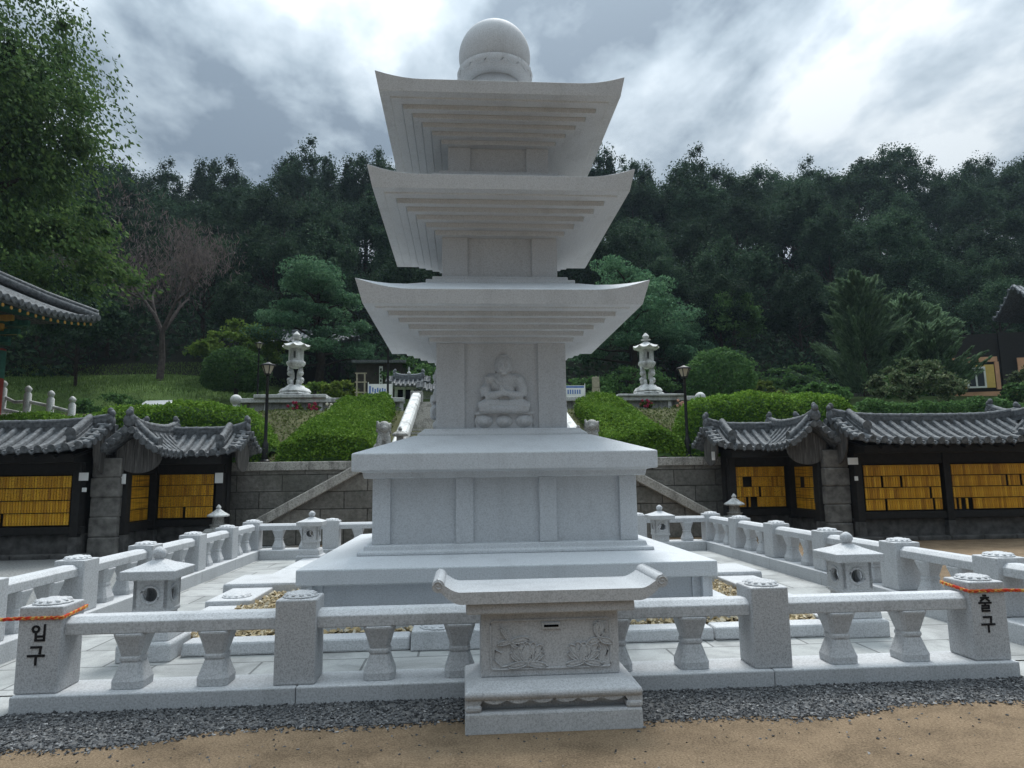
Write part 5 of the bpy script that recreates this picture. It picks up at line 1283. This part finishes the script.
rf2.add([(0, 0, ez+.36), (-3.2, 3.3, ez+1.7), (-3.2, 9, ez+1.7), (0, 9, ez+.2)], [(0, 1, 2, 3)]); rf2.add([(0, 0, ez+.26), (-3.2, 3.3, ez+1.6), (-3.2, 9, ez+1.6), (0, 9, ez+.1)], [(3, 2, 1, 0)]); rf2.build('rear_roof', TILE, tp)
for k in range(int(Ln/.32)):
    x = -Ln+k*.32+.1; q = MB().tube([(x, .06, ez+upf(x)-.2), (x-.0, 2.2, ez+.35+upf(x)*.4)], .055, 8).build('rafter', GREEN, tp); MB().tube([(x, .055, ez+upf(x)-.2), (x, .04, ez+upf(x)-.2)], .05, 10).build('rafter_end', OCHRE, q)
for z, y, m, h_ in ((ez-.02, 1.25, GREEN, .2), (ez-.32, 1.4, OCHRE, .12), (ez-.55, 1.55, GREEN, .22), (ez-.9, 1.7, RED, .25)): MB().box(-Ln, -1.5, y, 2.2, z-h_, z+.0).build('beam', m, tp, bevel=.02)
for k in range(11):
    x = -Ln+.4+k*.66; bk = MB()
    for j in range(3): bk.box(x-.06, x+.06, .75+j*.25, 1.9, ez-.28-j*.24, ez-.12-j*.24); bk.box(x-.2+j*.04, x+.2-j*.04, 1.0+j*.22, 1.12+j*.22, ez-.26-j*.24, ez-.14-j*.24)
    bk.build('bracket', (GREEN, OCHRE)[k % 2], tp, bevel=.02)
for x in (-1.75, -4.4, -7.0):
    c_ = MB().lathe([(.21, 3.4), (.21, ez-.9)], 20).build('column', RED, tp, True); c_.location = (x, 1.75, 0)
    q = MB().lathe([(.216, ez-1.75), (.216, ez-.95)], 20).build('painted_band', GREEN, c_, True)
    MB().lathe([(.35, 2.9), (.33, 3.35), (.25, 3.4)], 16).build('column_base', OLDST, c_, True)
MB().box(-Ln, -1.6, 1.9, 8, 3.0, ez-.6).build('wall', simple('temple_wall', (.05, .03, .025), .8, .3, 4), tp)
MB().box(-Ln-1, -.5, .6, 9, -.1, 3.0).build('podium', OLDST, tp, bevel=.03)

# ------------------------------------------------------------------ brown house at the right edge
hs = tag(empty('timber_house', (27.2, 25, 5.0), R(-16)), 'brown timber house with a white framed window at the right edge', 'house')
MB().box(-1.2, 4.2, 0, 4, -.6, .75).build('lower_wall', PEACH, hs); MB().box(-1.2, 4.2, .02, 4, .752, 3.9).build('upper_wall', DWOOD, hs)
MB().box(-1.1, .75, -.05, .015, .95, 2.2).build('wall_panel', YEL, hs); MB().box(-1.2, .95, -.06, .012, 2.35, 2.62).build('peach_band', PEACH, hs); MB().box(.8, 1.0, -.06, .012, .85, 2.34).build('post', PEACH, hs)
wd_ = MB(); 
for x0, x1, z0, z1 in ((-.62, -.53, .95, 2.1), (.22, .31, .95, 2.1), (-.53, .22, .95, 1.04), (-.53, .22, 2.0, 2.1), (-.2, -.12, 1.04, 2.0)): wd_.box(x0, x1, -.11, -.052, z0, z1)
wo = wd_.build('window', WHITE, hs, bevel=.004); MB().box(-.54, .23, -.07, -.055, 1.03, 2.01).build('pane', GLASS, wo)
MB().box(1.1, 1.5, -.1, .01, -.6, 3.9).build('dark_post', DWOOD, hs); MB().box(1.9, 4.2, -.05, .012, .95, 2.5).build('side_panel', PEACH, hs)
placed(giwa(MB(), 7.5, 2.4, 5.9, 7.3, .3, .3, .09), 'tile_roof', TILE2, hs, (6.7, 1.8, -.7), smooth=True)
MB().box(3.9, 9.6, .4, 3, 3.4, 5.4).build('attic_wall', DWOOD, hs)
# small white utility box near the right hedge
ub = MB().box(-.13, .13, -.1, .1, 0, .42).box(-.16, .16, -.13, .13, .421, .47); o = ub.build('utility_box', WHITE, bevel=.01); o.location = (11.7, 12.0, 3.45); tag(o, 'small white box standing behind the right hedge', 'utility box')
MB_ = MB().box(-.05, .05, -.05, .05, -1.6, -.002); q = MB_.build('stand', BLACK, o)
# ------------------------------------------------------------------ damp air
hz = MB().box(-152, 152, -62, 142, -1.2, 52).build('haze', mat('haze', lambda t, b: None)); t_ = hz.data.materials[0].node_tree; t_.nodes.clear()
vo = t_.nodes.new('ShaderNodeOutputMaterial'); vp = t_.nodes.new('ShaderNodeVolumePrincipled'); t_.links.new(vp.outputs[0], vo.inputs['Volume'])
vp.inputs['Color'].default_value = (.62, .78, 1, 1); vp.inputs['Density'].default_value = .0003; vp.inputs['Anisotropy'].default_value = .2
tag(hz, 'thin bluish haze over the whole temple ground', 'haze', kind='stuff')
print('forest trees', cnt, 'plaques', n_plaq[0])
